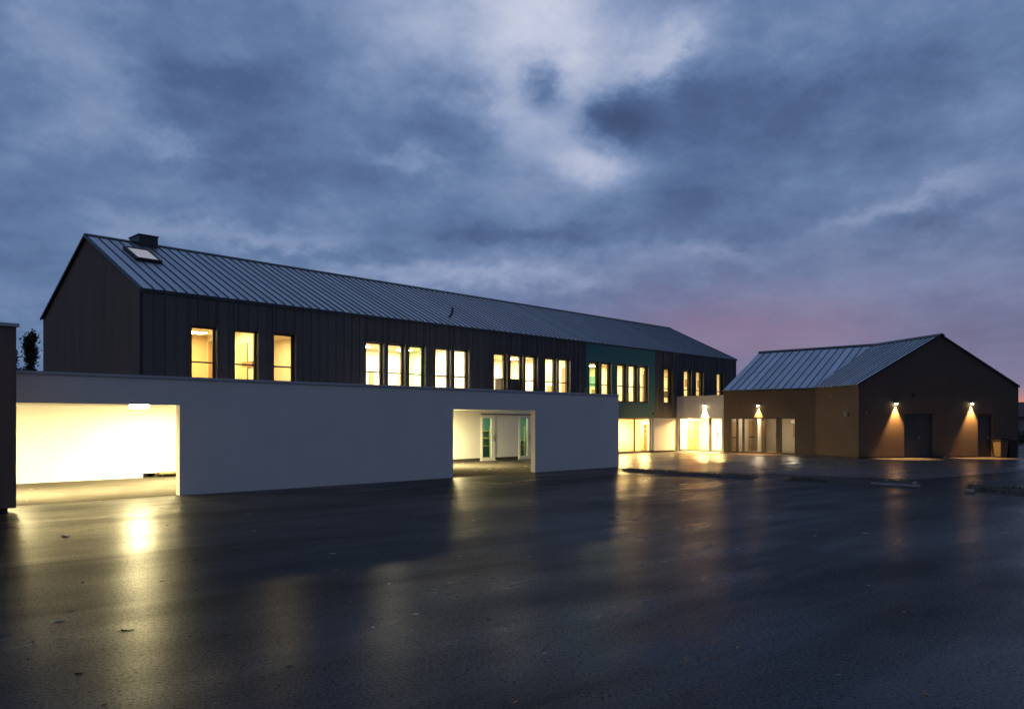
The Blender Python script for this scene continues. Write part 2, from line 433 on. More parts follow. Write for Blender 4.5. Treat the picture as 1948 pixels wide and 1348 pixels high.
gb.build('gable_wall', M['tan_dark'], main)
# roof deck (underlay) and standing seam zinc pans
sl = math.atan2(RIDGE - EAVE, HALF)
OV = 0.04
slope_len = (HALF + OV) / math.cos(sl)
def rz(b): return EAVE + (RIDGE - EAVE) * b / HALF
rd = MB(FM)
th = 0.05
rd.prism([(-0.06, -OV + 0.02, rz(-OV) + 0.02), (-0.06, HALF, RIDGE + 0.02), (-0.06, HALF, RIDGE + th), (-0.06, -OV + 0.02, rz(-OV) + th)], (LEN + 0.12, 0, 0))
rd.prism([(-0.06, DEP + OV, rz(-OV) + 0.02), (-0.06, HALF, RIDGE + 0.02), (-0.06, HALF, RIDGE + th), (-0.06, DEP + OV, rz(-OV) + th)], (LEN + 0.12, 0, 0))
roof = rd.build('roof', M['zinc_dark'], main)
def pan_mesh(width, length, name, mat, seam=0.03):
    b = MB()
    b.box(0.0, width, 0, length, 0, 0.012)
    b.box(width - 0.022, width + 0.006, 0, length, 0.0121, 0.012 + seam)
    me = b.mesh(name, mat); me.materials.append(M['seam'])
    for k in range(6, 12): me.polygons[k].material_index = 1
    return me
NP = 108
pw = (LEN + 0.04) / NP
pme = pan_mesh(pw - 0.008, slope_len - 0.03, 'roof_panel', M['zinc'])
for i in range(NP):
    p = FM(-0.02 + i * pw, -OV, rz(-OV) + th + 0.004)
    o = place_mesh('roof_panel', pme, p, FM.rot(), roof)
    o.rotation_euler = (sl, 0, FM.rot())
# dark ridge cap, verge and gutter
rc = MB(FM)
rc.prism([(-0.08, HALF - 0.15, rz(HALF - 0.15) + th + 0.05), (-0.08, HALF, RIDGE + th + 0.07), (-0.08, HALF + 0.15, rz(HALF - 0.15) + th + 0.05), (-0.08, HALF, RIDGE + th + 0.015)], (LEN + 0.16, 0, 0))
rc.build('ridge_cap', M['zinc_dark'], main)
for x in (-0.11, LEN + 0.065):
    for s in (0, 1):
        vg = MB(FM)
        b0, b1 = (-OV - 0.02, HALF) if s == 0 else (DEP + OV, HALF)
        z0, z1 = rz(-OV), RIDGE
        vg.prism([(x, b0, z0 - 0.02), (x, b1, z1 - 0.02), (x, b1, z1 + th + 0.02), (x, b0, z0 + th + 0.02)], (0.045, 0, 0))
        vg.build('verge_trim', M['zinc_dark'], main)
MB(FM).box(-0.06, LEN + 0.06, -OV - 0.035, -OV + 0.015, rz(-OV) - 0.05, rz(-OV) + th - 0.01).build('gutter', M['zinc_dark'], main)
# chimney, skylight, vent pipe
ch = MB(FM); ch.box(1.73, 2.45, 4.95, 5.95, 8.3, 9.03)
cho = ch.build('chimney', M['zinc_dark'], main, bevel=0.01)
MB(FM).box(1.70, 2.48, 4.92, 5.98, 9.03, 9.07).build('chimney_cap', M['black'], cho)
def roof_pt(a, b, up): return (a, b - up * math.sin(sl), rz(b) + th + up * math.cos(sl))
sk = MB(FM)
sa0, sa1, sb0, sb1 = 0.88, 1.80, 2.95, 4.25
for (a0, a1, b0, b1) in ((sa0, sa1, sb0, sb0 + 0.09), (sa0, sa1, sb1 - 0.09, sb1), (sa0, sa0 + 0.08, sb0 + 0.09, sb1 - 0.09), (sa1 - 0.08, sa1, sb0 + 0.09, sb1 - 0.09)):
    lo = [roof_pt(a, b, 0.0) for a, b in ((a0, b0), (a1, b0), (a1, b1), (a0, b1))]
    hi = [roof_pt(a, b, 0.13) for a, b in ((a0, b0), (a1, b0), (a1, b1), (a0, b1))]
    i = len(sk.v); sk.v += [FM(*p) for p in lo + hi]
    sk.f += [[i + k for k in q] for q in ((0, 3, 2, 1), (4, 5, 6, 7), (0, 1, 5, 4), (1, 2, 6, 5), (2, 3, 7, 6), (3, 0, 4, 7))]
sko = sk.build('skylight', M['frame'], main)
MB(FM).poly([roof_pt(a, b, 0.10) for a, b in ((sa0 + 0.08, sb0 + 0.09), (sa1 - 0.08, sb0 + 0.09), (sa1 - 0.08, sb1 - 0.09), (sa0 + 0.08, sb1 - 0.09))]).build('pane', M['skyglass'], sko)
vp = MB(FM); va, vb = 14.2, 1.03
zz = rz(vb) + th
vp.tube([(va, vb, zz - 0.05), (va, vb, zz + 0.05), (va + 0.08, vb, zz + 0.13), (va + 0.16, vb, zz + 0.24), (va + 0.17, vb, zz + 0.50)], 0.055, 10)
vp.build('vent_pipe', M['zinc_dark'], main, smooth=True)
# standing seam cladding of the upper storey, one tray per roof pan, cut round the windows
cm = {}
def clad_tray(a, wd, z0, z1):
    key = (round(wd, 3), round(z1 - z0, 3))
    if key not in cm:
        b = MB(); b.box(0, wd, -0.018, 0, 0, z1 - z0); b.box(wd - 0.012, wd + 0.004, -0.034, -0.0181, 0, z1 - z0)
        cm[key] = b.mesh('cladding_panel', M['clad'])
    place_mesh('cladding_panel', cm[key], FM(a, -0.002, z0), FM.rot(), main)
zt = rz(-OV) - 0.02
TR = 0.035
for i in range(NP):
    a0, a1 = max(0.0, -0.02 + i * pw), min(LEN, -0.02 + (i + 1) * pw)
    if a1 > teal0 and a0 < teal1:
        if a0 < teal0: a1 = teal0
        elif a1 > teal1: a0 = teal1
        else: continue
    zb = 2.78 if a0 < teal1 - 0.5 else (2.07 if a0 < LINK_A - 0.1 else 3.2)
    segs = [(a0, a1)]; cuts = []
    for x in wins:
        x0, x1 = x - TR, x + WOP + TR
        if a1 > x0 and a0 < x1: cuts.append((max(a0, x0), min(a1, x1)))
    if not cuts:
        clad_tray(a0, a1 - a0 - 0.006, zb, zt); continue
    pos = a0
    for c0, c1 in sorted(cuts):
        if c0 - pos > 0.04: clad_tray(pos, c0 - pos - 0.006, zb, zt)
        if c1 - c0 > 0.03:
            clad_tray(c0, c1 - c0 - 0.006, WZ1 + TR, zt)
            if WZ0 - TR - zb > 0.05: clad_tray(c0, c1 - c0 - 0.006, zb, WZ0 - TR)
        pos = c1
    if a1 - pos > 0.04: clad_tray(pos, a1 - pos - 0.006, zb, zt)
th_ = [(x - TR, x + WOP + TR, WZ0 - TR, WZ1 + TR) for x in wins]
MB(FM).holes(teal0, teal1, 2.07, zt, -0.045, -0.002, th_).build('teal_panel', M['teal'], main)
# windows
SET = 0.13
def window(a, gl='glass'):
    f = MB(FM); fw = 0.05
    a0, a1 = a + 0.002, a + WOP - 0.002
    z0, z1 = WZ0 + 0.002, WZ1 - 0.002
    f.holes(a0, a1, z0, z1, SET, SET + 0.07, [(a0 + fw, a1 - fw, z0 + fw, WRAIL - 0.025), (a0 + fw, a1 - fw, WRAIL + 0.025, z1 - fw)])
    wo_ = f.build('window', M['frame'], main)
    for z_0, z_1 in ((z0 + fw, WRAIL - 0.025), (WRAIL + 0.025, z1 - fw)):
        MB(FM).box(a0 + fw, a1 - fw, SET + 0.03, SET + 0.04, z_0, z_1).build('pane', M[gl], wo_)
    MB(FM).holes(a - TR + 0.002, a + WOP + TR - 0.002, WZ0 - TR + 0.002, WZ1 + TR - 0.002, -0.030, -0.002, [(a, a + WOP, WZ0, WZ1)]).build('trim', M['frame'], wo_)
    MB(FM).box(a + WOP + 0.012, a + WOP + TR + 0.004, -0.055, -0.031, WZ0 - TR, WZ1 + TR).build('flashing', M['trim'], wo_)
    return wo_
for i, a in enumerate(wins): window(a, 'glass_green' if i in (5, 13) else 'glass')
# rooms behind the upper windows
FL, CE, RB = 2.70, 5.36, 5.2
MB(FM).box(0.25, LEN - 0.25, 0.28, RB + 0.2, FL - 0.2, FL).build('interior_floor', M['floor_in'], main)
MB(FM).box(0.25, LEN - 0.25, 0.28, RB + 0.2, CE, CE + 0.1).build('interior_ceiling', M['cream'], main)
parts = [0.25, (wins[1] + wins[2]) / 2 + 0.7, wins[3] - 1.2, wins[8] - 1.0, (wins[12] + wins[13]) / 2 + 0.45, wins[18] - 0.9, (wins[20] + wins[21]) / 2 + 0.5, LEN - 0.25]
room_wall = ['ochre', 'ochre', 'cream', 'cream', 'cream', 'cream', 'cream']
for i in range(len(parts) - 1):
    MB(FM).box(parts[i] + 0.06, parts[i + 1] - 0.06, RB, RB + 0.1, FL, CE).build('interior_wall', M[room_wall[i]], main)
for x in parts: MB(FM).box(x - 0.06, x + 0.06, 0.28, RB, FL, CE).build('partition', M['cream'], main)
power = [88, 76, 210, 165, 105, 90, 80]
room_col = [(1, 0.75, 0.33), (1, 0.73, 0.31), (1, 0.86, 0.56), (1, 0.83, 0.48), (1, 0.78, 0.40), (1, 0.76, 0.36), (1, 0.76, 0.36)]
for i in range(len(parts) - 1):
    x0, x1 = parts[i], parts[i + 1]
    n = max(1, int(round((x1 - x0) / 2.6)))
    em = emit('lit ceiling panel', room_col[i], power[i])
    for k in range(n):
        for b in (1.9, 3.9):
            xx = x0 + (k + 0.5) * (x1 - x0) / n
            l = MB(FM).box(xx - 0.33, xx + 0.33, b - 0.33, b + 0.33, CE - 0.05, CE - 0.002).build('ceiling_lamp', M['white_trim'], main)
            MB(FM).poly([(xx - 0.30, b - 0.30, CE - 0.053), (xx - 0.30, b + 0.30, CE - 0.053), (xx + 0.30, b + 0.30, CE - 0.053), (xx + 0.30, b - 0.30, CE - 0.053)]).build('diffuser', em, l)
def inside(name, a, b, z0, w_, d_, h_, mat, label, cat):
    o = MB(FM).box(a, a + w_, b, b + d_, z0, z0 + h_).build(name, M[mat]); return tag(o, label, cat)
def cupboard(a, b, w_, d_, h_, label, mat='wood', fl=FL):
    t = empty('cupboard', FM(a, b, fl), label, 'cupboard')
    MB(FM).box(a, a + w_, b, b + d_, fl + 0.06, fl + h_).build('carcass', M[mat], t)
    for k in range(2):
        MB(FM).box(a + k * w_ / 2 + 0.01, a + (k + 1) * w_ / 2 - 0.01, b - 0.022, b - 0.002, fl + 0.08, fl + h_ - 0.03).build('door', M[mat], t)
    MB(FM).box(a + 0.02, a + w_ - 0.02, b + 0.02, b + d_ - 0.02, fl, fl + 0.06).build('base', M['black'], t)
cupboard(wins[9] - 0.15, 0.45, 1.5, 0.45, 1.25, 'low brown cupboard standing with its side against an upper window of the third lit group', 'plinth')
def fitted(name, px0, px1, py0, py1, mat):
    """a flat built-in piece on whichever inner wall stands behind that window"""
    a_in = fx((px0 + px1) / 2, 0.2)
    p = [q for q in parts if q > a_in][0] - 0.06
    if fx(px1, RB) < p - 0.02:
        z0, z1 = FM.zat(px0, py1, RB), FM.zat(px0, py0, RB)
        MB(FM).box(fx(px0, RB), fx(px1, RB), RB - 0.06, RB - 0.002, max(FL + 0.01, z0), min(z1, CE - 0.06)).build(name, M[mat], main)
    else:
        bs = []
        for px in (px0, px1):
            h0, h1 = fx(px, 0.0), fx(px, 1.0); bs.append((p - h0) / (h1 - h0))
        b0, b1 = min(bs), min(max(bs), RB - 0.02)
        if b1 - b0 < 0.05: return
        z0, z1 = FM.zat(px1, py1, b1), FM.zat(px1, py0, b1)
        MB(FM).box(p - 0.05, p - 0.002, max(b0, 0.3), b1, max(FL + 0.01, z0), min(z1, CE - 0.06)).build(name, M[mat], main)
for q in (('interior_door', 398.5, 404, 650, 740, 'wood'), ('fitted_cupboard', 452, 472, 656, 740, 'ochre'), ('fitted_shelf', 462, 482, 690, 700, 'wood'),
          ('interior_door', 702, 710, 708, 745, 'wood'), ('fitted_cupboard', 756, 764, 706, 745, 'ochre'), ('fitted_shelf', 832, 850, 716, 718, 'wood'),
          ('fitted_shelf', 943, 953, 727, 733, 'plinth'), ('fitted_shelf', 1002, 1015, 690, 691.5, 'wood'), ('pin_board', 1040, 1052, 706, 724, 'board'), ('fitted_shelf', 1042, 1050, 734, 746, 'wood'),
          ('interior_door', 1069, 1077, 700, 760, 'wood'), ('pin_board', 1123, 1135, 717, 736, 'teal_in'), ('fitted_shelf', 1126, 1132, 741, 750, 'wood'), ('interior_door', 1152, 1158, 700, 770, 'ochre'),
          ('interior_door', 1183, 1189, 705, 770, 'ochre'), ('interior_door', 1223, 1229, 712, 770, 'wood'),
          ('fitted_shelf', 1265, 1272, 716, 718, 'wood'), ('fitted_shelf', 1264, 1272, 744, 756, 'plinth'), ('fitted_shelf', 1303, 1309, 722, 736, 'wood'), ('fitted_shelf', 1327, 1333, 724, 738, 'wood')):
    fitted(*q)
# ground floor glazing and white panel at the right end of the front
gz = MB(FM)
mid = fx(1209)
gz.holes(glz0 + 0.002, glz1 - 0.002, 0.052, 2.048, 0.06, 0.13, [(glz0 + 0.08, mid - 0.07, 0.14, 1.98), (mid + 0.07, glz1 - 0.08, 0.14, 1.98)])
gzo = gz.build('glazed_front', M['alu'], main)
for a0, a1 in ((glz0 + 0.08, mid - 0.07), (mid + 0.07, glz1 - 0.08)):
    MB(FM).box(a0, a1, 0.09, 0.10, 0.14, 1.98).build('pane', M['glass'], gzo)
MB(FM).box(pan0 + 0.05, pan1 - 0.35, -0.10, -0.002, 0.10, 2.04).build('white_panel', M['white'], main, bevel=0.01)
MB(FM).box(pan1 - 0.30, pan1 - 0.12, -0.06, -0.002, 0.02, 2.05).build('door_jamb', M['alu'], main)
GB = 3.4
rm = MB(FM)
r0, r1 = glz0 - 0.5, LINK_A - 0.1
rm.box(r0, r1, GB, GB + 0.1, 0.02, 2.3); rm.box(r0 - 0.1, r0, 0.28, GB, 0.02, 2.3); rm.box(r1, r1 + 0.08, 0.28, GB, 0.02, 2.3)
rm.build('interior_wall', M['cream'], main)
MB(FM).box(r0, r1, 0.28, GB, 2.22, 2.3).build('interior_ceiling', M['cream'], main)
MB(FM).box(r0, r1, 0.28, GB, 0.02, 0.05).build('interior_floor', M['floor_in'], main)
em = emit('lit hall panel', (1, 0.65, 0.24), 720)
for k in range(3):
    xx = r0 + (k + 0.5) * (r1 - r0) / 3
    l = MB(FM).box(xx - 0.28, xx + 0.28, 1.2, 1.76, 2.17, 2.218).build('ceiling_lamp', M['white_trim'], main)
    MB(FM).poly([(xx - 0.25, 1.23, 2.168), (xx - 0.25, 1.73, 2.168), (xx + 0.25, 1.73, 2.168), (xx + 0.25, 1.23, 2.168)]).build('diffuser', em, l)
GB = 1.9; ca = fx(1214, GB - 0.2)
t = empty('shelf_unit', FM(ca, GB - 0.3, 0.05), 'yellow shelf unit inside the glazed ground floor hall right of the white wall', 'shelf')
MB(FM).box(ca, ca + 0.04, GB - 0.35, GB - 0.01, 0.05, 1.75).build('side', M['ochre'], t)
MB(FM).box(ca + 0.86, ca + 0.9, GB - 0.35, GB - 0.01, 0.05, 1.75).build('side', M['ochre'], t)
for k in range(6): MB(FM).box(ca + 0.042, ca + 0.858, GB - 0.35, GB - 0.01, 0.1 + k * 0.32, 0.13 + k * 0.32).build('shelf', M['ochre'], t)
# teal doors under the shelter, with a shallow lit classroom alcove behind
for k, (a0, a1) in enumerate(sdoors):
    d = MB(FM); d.holes(a0 + 0.002, a1 - 0.002, 0.062, 2.098, -0.06, 0.06, [(a0 + 0.09, a1 - 0.24, 0.16, 2.0)])
    do = d.build('door', M['white_trim'], main)
    MB(FM).box(a0 + 0.09, a1 - 0.24, 0.0, 0.012, 0.16, 2.0).build('pane', M['glass_green'], do)
    MB(FM).box(a0 - 0.03, a1 + 0.03, -0.09, 0.12, 0.0, 0.055).build('threshold', M['white_trim'], do)
    MB(FM).box(a1 - 0.15, a1 - 0.12, -0.11, -0.061, 0.9, 1.2).build('handle', M['steel'], do)
    al = MB(FM); al.box(a0 - 0.3, a1 + 1.6, 1.4, 1.5, 0.0, 2.3); al.box(a0 - 0.4, a0 - 0.3, 0.28, 1.5, 0, 2.3); al.box(a1 + 1.6, a1 + 1.7, 0.28, 1.5, 0, 2.3)
    al.build('interior_wall', M['teal_in'], main)
    MB(FM).box(a0 - 0.3, a1 + 1.6, 0.28, 1.4, 2.2, 2.3).build('interior_ceiling', M['cream'], main)
    MB(FM).box(a0 - 0.3, a1 + 1.6, 0.28, 1.4, 0.0, 0.06).build('interior_floor', M['floor_in'], main)
    l = MB(FM).box(a0 + 0.3, a0 + 1.0, 0.5, 0.7, 2.15, 2.198).build('ceiling_lamp', M['white_trim'], main)
    MB(FM).poly([(a0 + 0.32, 0.52, 2.148), (a0 + 0.32, 0.68, 2.148), (a0 + 0.98, 0.68, 2.148), (a0 + 0.98, 0.52, 2.148)]).build('diffuser', emit('alcove strip', (1, 0.85, 0.6), 90), l)
    t = empty('shelf_rack', FM(a0 + 0.9, 1.1, 0.06), ('wooden shelf rack behind the left glass door under the shelter', 'wooden shelf rack behind the right glass door under the shelter')[k], 'shelf')
    for z in ((0.62, 1.0, 1.36) if k == 0 else (0.42, 0.6, 0.86)):
        MB(FM).box(a0 + 0.0, a1 + 1.5, 1.12, 1.39, z, z + 0.05).build('shelf', M['ochre'], t)
    for x in (a0 + 0.55, a1 + 0.75): MB(FM).box(x, x + 0.05, 1.08, 1.118, 0.06, 1.6).build('upright', M['ochre'], t)
MB(FM).box(sdoors[0][0], sdoors[1][1] + 1.0, -0.05, -0.003, 2.15, 2.21).build('door_header', M['header'], main)

# ------------------------------------------------------------------ entrance link (single storey white block in the inner corner)
FK = Frame(*FM(LINK_A, 0, 0)[:2], 0.721, -0.693)          # a runs towards the viewer along the annexe front, b inwards
lk = empty('entrance_link', FK(1.6, 0, 0), 'small white flat roofed entrance block with lit glazing between the two buildings', 'building')
kx = FK.hit
LW = kx(1377) - 0.02
e0_, e1_ = kx(1291), kx(1373.5)
LT = 3.38
MB(FK).holes(0.0, LW, 0.0, LT, 0.0, 0.25, [(e0_, e1_, 0.03, 2.07)]).build('wall', M['white'], lk)
MB(FK).box(-0.02, LW, -0.04, 0.30, LT, LT + 0.05).build('coping', M['coping'], lk)
MB(FK).box(0.0, LW, 0.25, 4.4, 3.0, 3.15).build('roof', M['zinc_dark'], lk)
km = kx(1350)
ef = MB(FK); ef.holes(e0_ + 0.002, e1_ - 0.002, 0.032, 2.068, 0.05, 0.13, [(e0_ + 0.06, km - 0.09, 0.12, 2.02), (km + 0.09, e1_ - 0.06, 0.12, 2.02)])
efo = ef.build('glazed_front', M['alu'], lk)
for a0, a1 in ((e0_ + 0.06, km - 0.09), (km + 0.09, e1_ - 0.06)): MB(FK).box(a0, a1, 0.085, 0.095, 0.12, 2.02).build('pane', M['glass'], efo)
MB(FK).box(km + 0.45, km + 0.53, 0.04, 0.083, 0.98, 1.22).build('handle', M['wood'], efo)
MB(FK).box(e0_ - 0.1, LW + 0.15, -0.35, -0.002, 0.004, 0.03).build('threshold', M['kerb'], lk)
iw = MB(FK); iw.box(0.0, LW, 3.2, 3.3, 0.0, 2.5); iw.box(0.004, 0.05, 0.25, 3.19, 0.03, 2.34); iw.box(LW - 0.1, LW, 0.25, 3.2, 0.0, 2.5)
iw.build('interior_wall', M['cream'], lk)
MB(FK).box(0.0, LW - 0.1, 0.25, 3.2, 2.35, 2.45).build('interior_ceiling', M['cream'], lk)
MB(FK).box(0.0, LW - 0.1, 0.25, 3.2, 0.0, 0.03).build('interior_floor', M['floor_in'], lk)
da, db = FM.hit(1308, -0.06), FM.hit(1329.5, -0.06)
dro = MB(FM).box(da, db, -0.085, -0.052, 0.032, 1.93).build('interior_door', M['wood'], lk)
for z in (0.42, 0.93, 1.45): MB(FM).box(da + 0.03, db - 0.03, -0.098, -0.086, z, z + 0.035).build('door_rail', M['ochre'], dro)
MB(FM).box(da + (db - da) * 0.62, da + (db - da) * 0.66, -0.096, -0.0855, 0.05, 1.9).build('door_joint', M['header'], dro)
for aa in (0.9, 2.2):
    l = MB(FK).box(aa - 0.3, aa + 0.3, 1.2, 1.8, 2.30, 2.348).build('ceiling_lamp', M['white_trim'], lk)
    MB(FK).poly([(aa - 0.28, 1.22, 2.298), (aa - 0.28, 1.78, 2.298), (aa + 0.28, 1.78, 2.298), (aa + 0.28, 1.22, 2.298)]).build('diffuser', emit('lit entrance panel', (1, 0.64, 0.23), 600), l)

# ------------------------------------------------------------------ annexe on the right (two wings meeting at a bend)
KA = FK.hit(1551.5)
A = FK(KA, 0, 0)
FS = Frame(A[0], A[1], 0.188, -0.982)                      # side of the gabled wing: a towards the viewer, b inwards
SL_ = 3.76
B = FS(SL_, 0, 0)
FG = Frame(B[0], B[1], 0.982, 0.188)                       # gable front: a to the right, b inwards
GW = 9.24; GH = GW / 2
AE, AR = 3.66, 6.20
ax_ = empty('gabled_annexe', FG(GH, 0, 0), 'single storey tan school annexe with zinc roof and two wall lamps on its gable end', 'building')
W0 = LW + 0.02
gl0, gl1 = FK.hit(1386), FK.hit(1513)
MB(FK).holes(W0, KA, 0.0, AE, 0.0, 0.22, [(gl0, gl1, 0.04, 2.08)]).build('wall', M['tan'], ax_)
MB(FS).box(0.0, SL_ - 0.2, 0.0, 0.2, 0.06, AE).build('side_wall', M['tan'], ax_)
dr = [(FG.hit(1720), FG.hit(1775), 0.02, 2.23), (FG.hit(1860), FG.hit(1888), 0.02, 2.23)]
gw = MB(FG); gw.holes(0.0, GW, 0.08, AE - 0.02, 0.0, 0.2, dr)
gw.prism([(0.0, 0.0, AE - 0.018), (GW, 0.0, AE - 0.018), (GH, 0.0, AR + 0.02)], (0, 0.2, 0))
gw.build('gable_wall', M['tan'], ax_)
pz = MB(FG)
for a0, a1 in ((0.0, dr[0][0]), (dr[0][1], dr[1][0]), (dr[1][1], GW)): pz.box(a0, a1, 0.03, 0.18, 0, 0.08)
pz.build('plinth', M['plinth'], ax_)
MB(FS).box(0.0, SL_ - 0.18, 0.03, 0.17, 0, 0.06).build('plinth', M['plinth'], ax_)
bw = MB(); C_ = FG(GW, 0, 0)
T = 6.76
FR = Frame(C_[0], C_[1], -0.188, 0.982)
MB(FR).box(0.2, T, -0.0, 0.2, 0.0, AE).build('rear_wall', M['tan'], ax_)
q0, q1 = FR(T, 0, 0), FK(W0, GW, 0)
L2 = math.hypot(q1[0] - q0[0], q1[1] - q0[1]); FQ = Frame(q0[0], q0[1], q1[0] - q0[0], q1[1] - q0[1])
MB(FQ).box(0.0, L2 - 0.2, 0.0, 0.2, 0, AE).build('rear_wall', M['tan'], ax_)
MB(FK).prism([(W0, 0.22, 0), (W0, GW, 0), (W0, GW, AE), (W0, GH, AR), (W0, 0.22, AE + 0.1)], (0.2, 0, 0)).build('gable_wall', M['tan_dark'], ax_)
# roofs
VAL = 1.5                                                  # the valley runs this far along each wing by the time it reaches the ridge
asl = math.atan2(AR - AE, GH); AO = 0.05; ath = 0.05
def az_(b): return AE + (AR - AE) * b / GH
KIN = FK(KA + VAL, GH, 0)
def deck(mb, pts):
    i = len(mb.v); n = len(pts)
    mb.v += [(p[0], p[1], p[2] + 0.02) for p in pts] + [(p[0], p[1], p[2] + ath) for p in pts]
    mb.f.append([i + k for k in range(n)][::-1]); mb.f.append([i + n + k for k in range(n)])
    for k in range(n): mb.f.append([i + k, i + (k + 1) % n, i + n + (k + 1) % n, i + n + k])
dk = MB()
deck(dk, [FK(W0 - 0.03, -AO, az_(-AO)), FK(KA - VAL * AO / GH, -AO, az_(-AO)), FK(KA + VAL, GH, AR), FK(W0 - 0.03, GH, AR)])
deck(dk, [FS(-VAL * -AO / GH, -AO, az_(-AO)), FS(SL_ + 0.06, -AO, az_(-AO)), FS(SL_ + 0.06, GH, AR), FS(-VAL, GH, AR)])
deck(dk, [FS(SL_ + 0.06, GW + 0.01, az_(-0.01)), FS(-2 * VAL, GW + AO, az_(-AO)), FS(-VAL, GH, AR), FS(SL_ + 0.06, GH, AR)])
deck(dk, [FK(KA + 2 * VAL, GW + AO, az_(-AO)), FK(W0 - 0.03, GW + AO, az_(-AO)), FK(W0 - 0.03, GH, AR), FK(KA + VAL, GH, AR)])
aroof = dk.build('roof', M['zinc_dark'], ax_)
def slope_pan(F, a0, a1, lim0, lim1, seam=0.03):
    """one zinc pan between a0 and a1; lim = b at which each long edge starts (valley cut)"""
    up = lambda a, b, h: (a, b - h * math.sin(asl), az_(b) + ath + h * math.cos(asl))
    m_ = MB(F); e = 0.004
    top = GH - 0.03
    pts = [(a0 + e, lim0), (a1 - e, lim1), (a1 - e, top), (a0 + e, top)]
    i = len(m_.v); m_.v += [F(*up(a, b, 0.004)) for a, b in pts] + [F(*up(a, b, 0.016)) for a, b in pts]
    m_.f += [[i + k for k in q] for q in ((0, 3, 2, 1), (4, 5, 6, 7), (0, 1, 5, 4), (1, 2, 6, 5), (2, 3, 7, 6), (3, 0, 4, 7))]
    s0 = a1 - 0.026
    pts = [(s0, lim1), (a1 - e, lim1), (a1 - e, top), (s0, top)]
    i = len(m_.v); m_.v += [F(*up(a, b, 0.0161)) for a, b in pts] + [F(*up(a, b, 0.016 + seam)) for a, b in pts]
    m_.f += [[i + k for k in q] for q in ((0, 3, 2, 1), (4, 5, 6, 7), (0, 1, 5, 4), (1, 2, 6, 5), (2, 3, 7, 6), (3, 0, 4, 7))]
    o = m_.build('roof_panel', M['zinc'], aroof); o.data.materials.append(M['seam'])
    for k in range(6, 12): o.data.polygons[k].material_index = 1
mod = 0.46; a = W0 - 0.03
while a < KA + VAL - 0.1:
    a1 = min(a + mod, KA + VAL - 0.02)
    lim = lambda x: -AO if x <= KA else min(GH - 0.1, (x - KA) / VAL * GH)
    slope_pan(FK, a, a1, lim(a), lim(a1)); a = a1
mod = 0.36; a = SL_ + 0.05
while a > -VAL + 0.1:
    a0 = max(a - mod, -VAL + 0.02)
    lim = lambda x: -AO if x >= 0 else min(GH - 0.1, -x / VAL * GH)
    slope_pan(FS, a0, a, lim(a0), lim(a)); a = a0
for F, sgn, a0 in ((FK, 1, KA), (FS, -1, 0.0)):
    vl = MB(F); q = []
    for bb in (-AO, GH - 0.05):
        av = a0 + sgn * VAL * bb / GH
        q.append([(av, bb, az_(bb) + ath + 0.03), (av - sgn * 0.16, bb, az_(bb) + ath + 0.032)])
    vl.poly([q[0][0], q[0][1], q[1][1], q[1][0]]); vl.build('valley_flashing', M['zinc'], ax_)
rg = MB()
for F, x0, x1 in ((FK, W0 - 0.05, KA + VAL), (FS, -VAL, SL_ + 0.14)):
    q = MB(F); q.prism([(x0, GH - 0.2, az_(GH - 0.2) + ath + 0.05), (x0, GH, AR + ath + 0.07), (x0, GH + 0.2, az_(GH - 0.2) + ath + 0.05), (x0, GH, AR + ath + 0.01)], (x1 - x0, 0, 0))
    q.build('ridge_cap', M['zinc_dark'], ax_)
for s in (0, 1):
    vt = MB(FG)
    pa = -AO - 0.01 if s == 0 else GW + 0.015
    vt.prism([(pa, -0.075, az_(-AO) - 0.03), (GH, -0.075, AR - 0.0), (GH, -0.075, AR + ath + 0.03), (pa, -0.075, az_(-AO) + ath + 0.03)], (0, 0.045, 0))
    vt.build('verge_trim', M['zinc_dark'], ax_)
gt = MB(FK).box(W0 - 0.03, KA - 0.05, -AO - 0.03, -AO + 0.02, az_(-AO) - 0.06, az_(-AO) + ath - 0.005).build('gutter', M['zinc_dark'], ax_)
gt = MB(FS).box(0.06, SL_ + 0.1, -AO - 0.03, -AO + 0.02, az_(-AO) - 0.06, az_(-AO) + ath - 0.005).build('gutter', M['zinc_dark'], ax_)
# gable doors and vent
for k, (a0, a1, z0, z1) in enumerate(dr):
    f = MB(FG); f.holes(a0 + 0.002, a1 - 0.002, z0, z1 - 0.002, 0.10, 0.18, [(a0 + 0.06, a1 - 0.06, z0 + 0.01, z1 - 0.2)])
    do = f.build('door', M['door'], ax_)
    n = 2 if k == 0 else 1
    wl = (a1 - a0 - 0.13) / n
    for j in range(n):
        MB(FG).box(a0 + 0.065 + j * wl + 0.004, a0 + 0.065 + (j + 1) * wl - 0.004, 0.12, 0.165, z0 + 0.012, z1 - 0.203).build('leaf', M['door'], do)
    ha = a0 + 0.065 + wl + (0.06 if n == 2 else -0.14)
    MB(FG).tube([(ha, 0.09, 1.0), (ha + 0.1, 0.09, 1.0)], 0.012, 8).box(ha, ha + 0.03, 0.08, 0.12, 0.95, 1.12).build('handle', M['steel'], do)
va_ = FG.hit(1737); vz = FG.zat(1737, 752)
MB(FG).tube([(va_, -0.03, vz), (va_, -0.001, vz)], 0.11, 20).build('vent', M['zinc_dark'], ax_)
sv = FS.hit(1581); svz = FS.zat(1581, 753)
MB(FS).box(sv - 0.14, sv + 0.14, -0.05, -0.002, svz - 0.12, svz + 0.12).build('vent', M['tan_dark'], ax_)
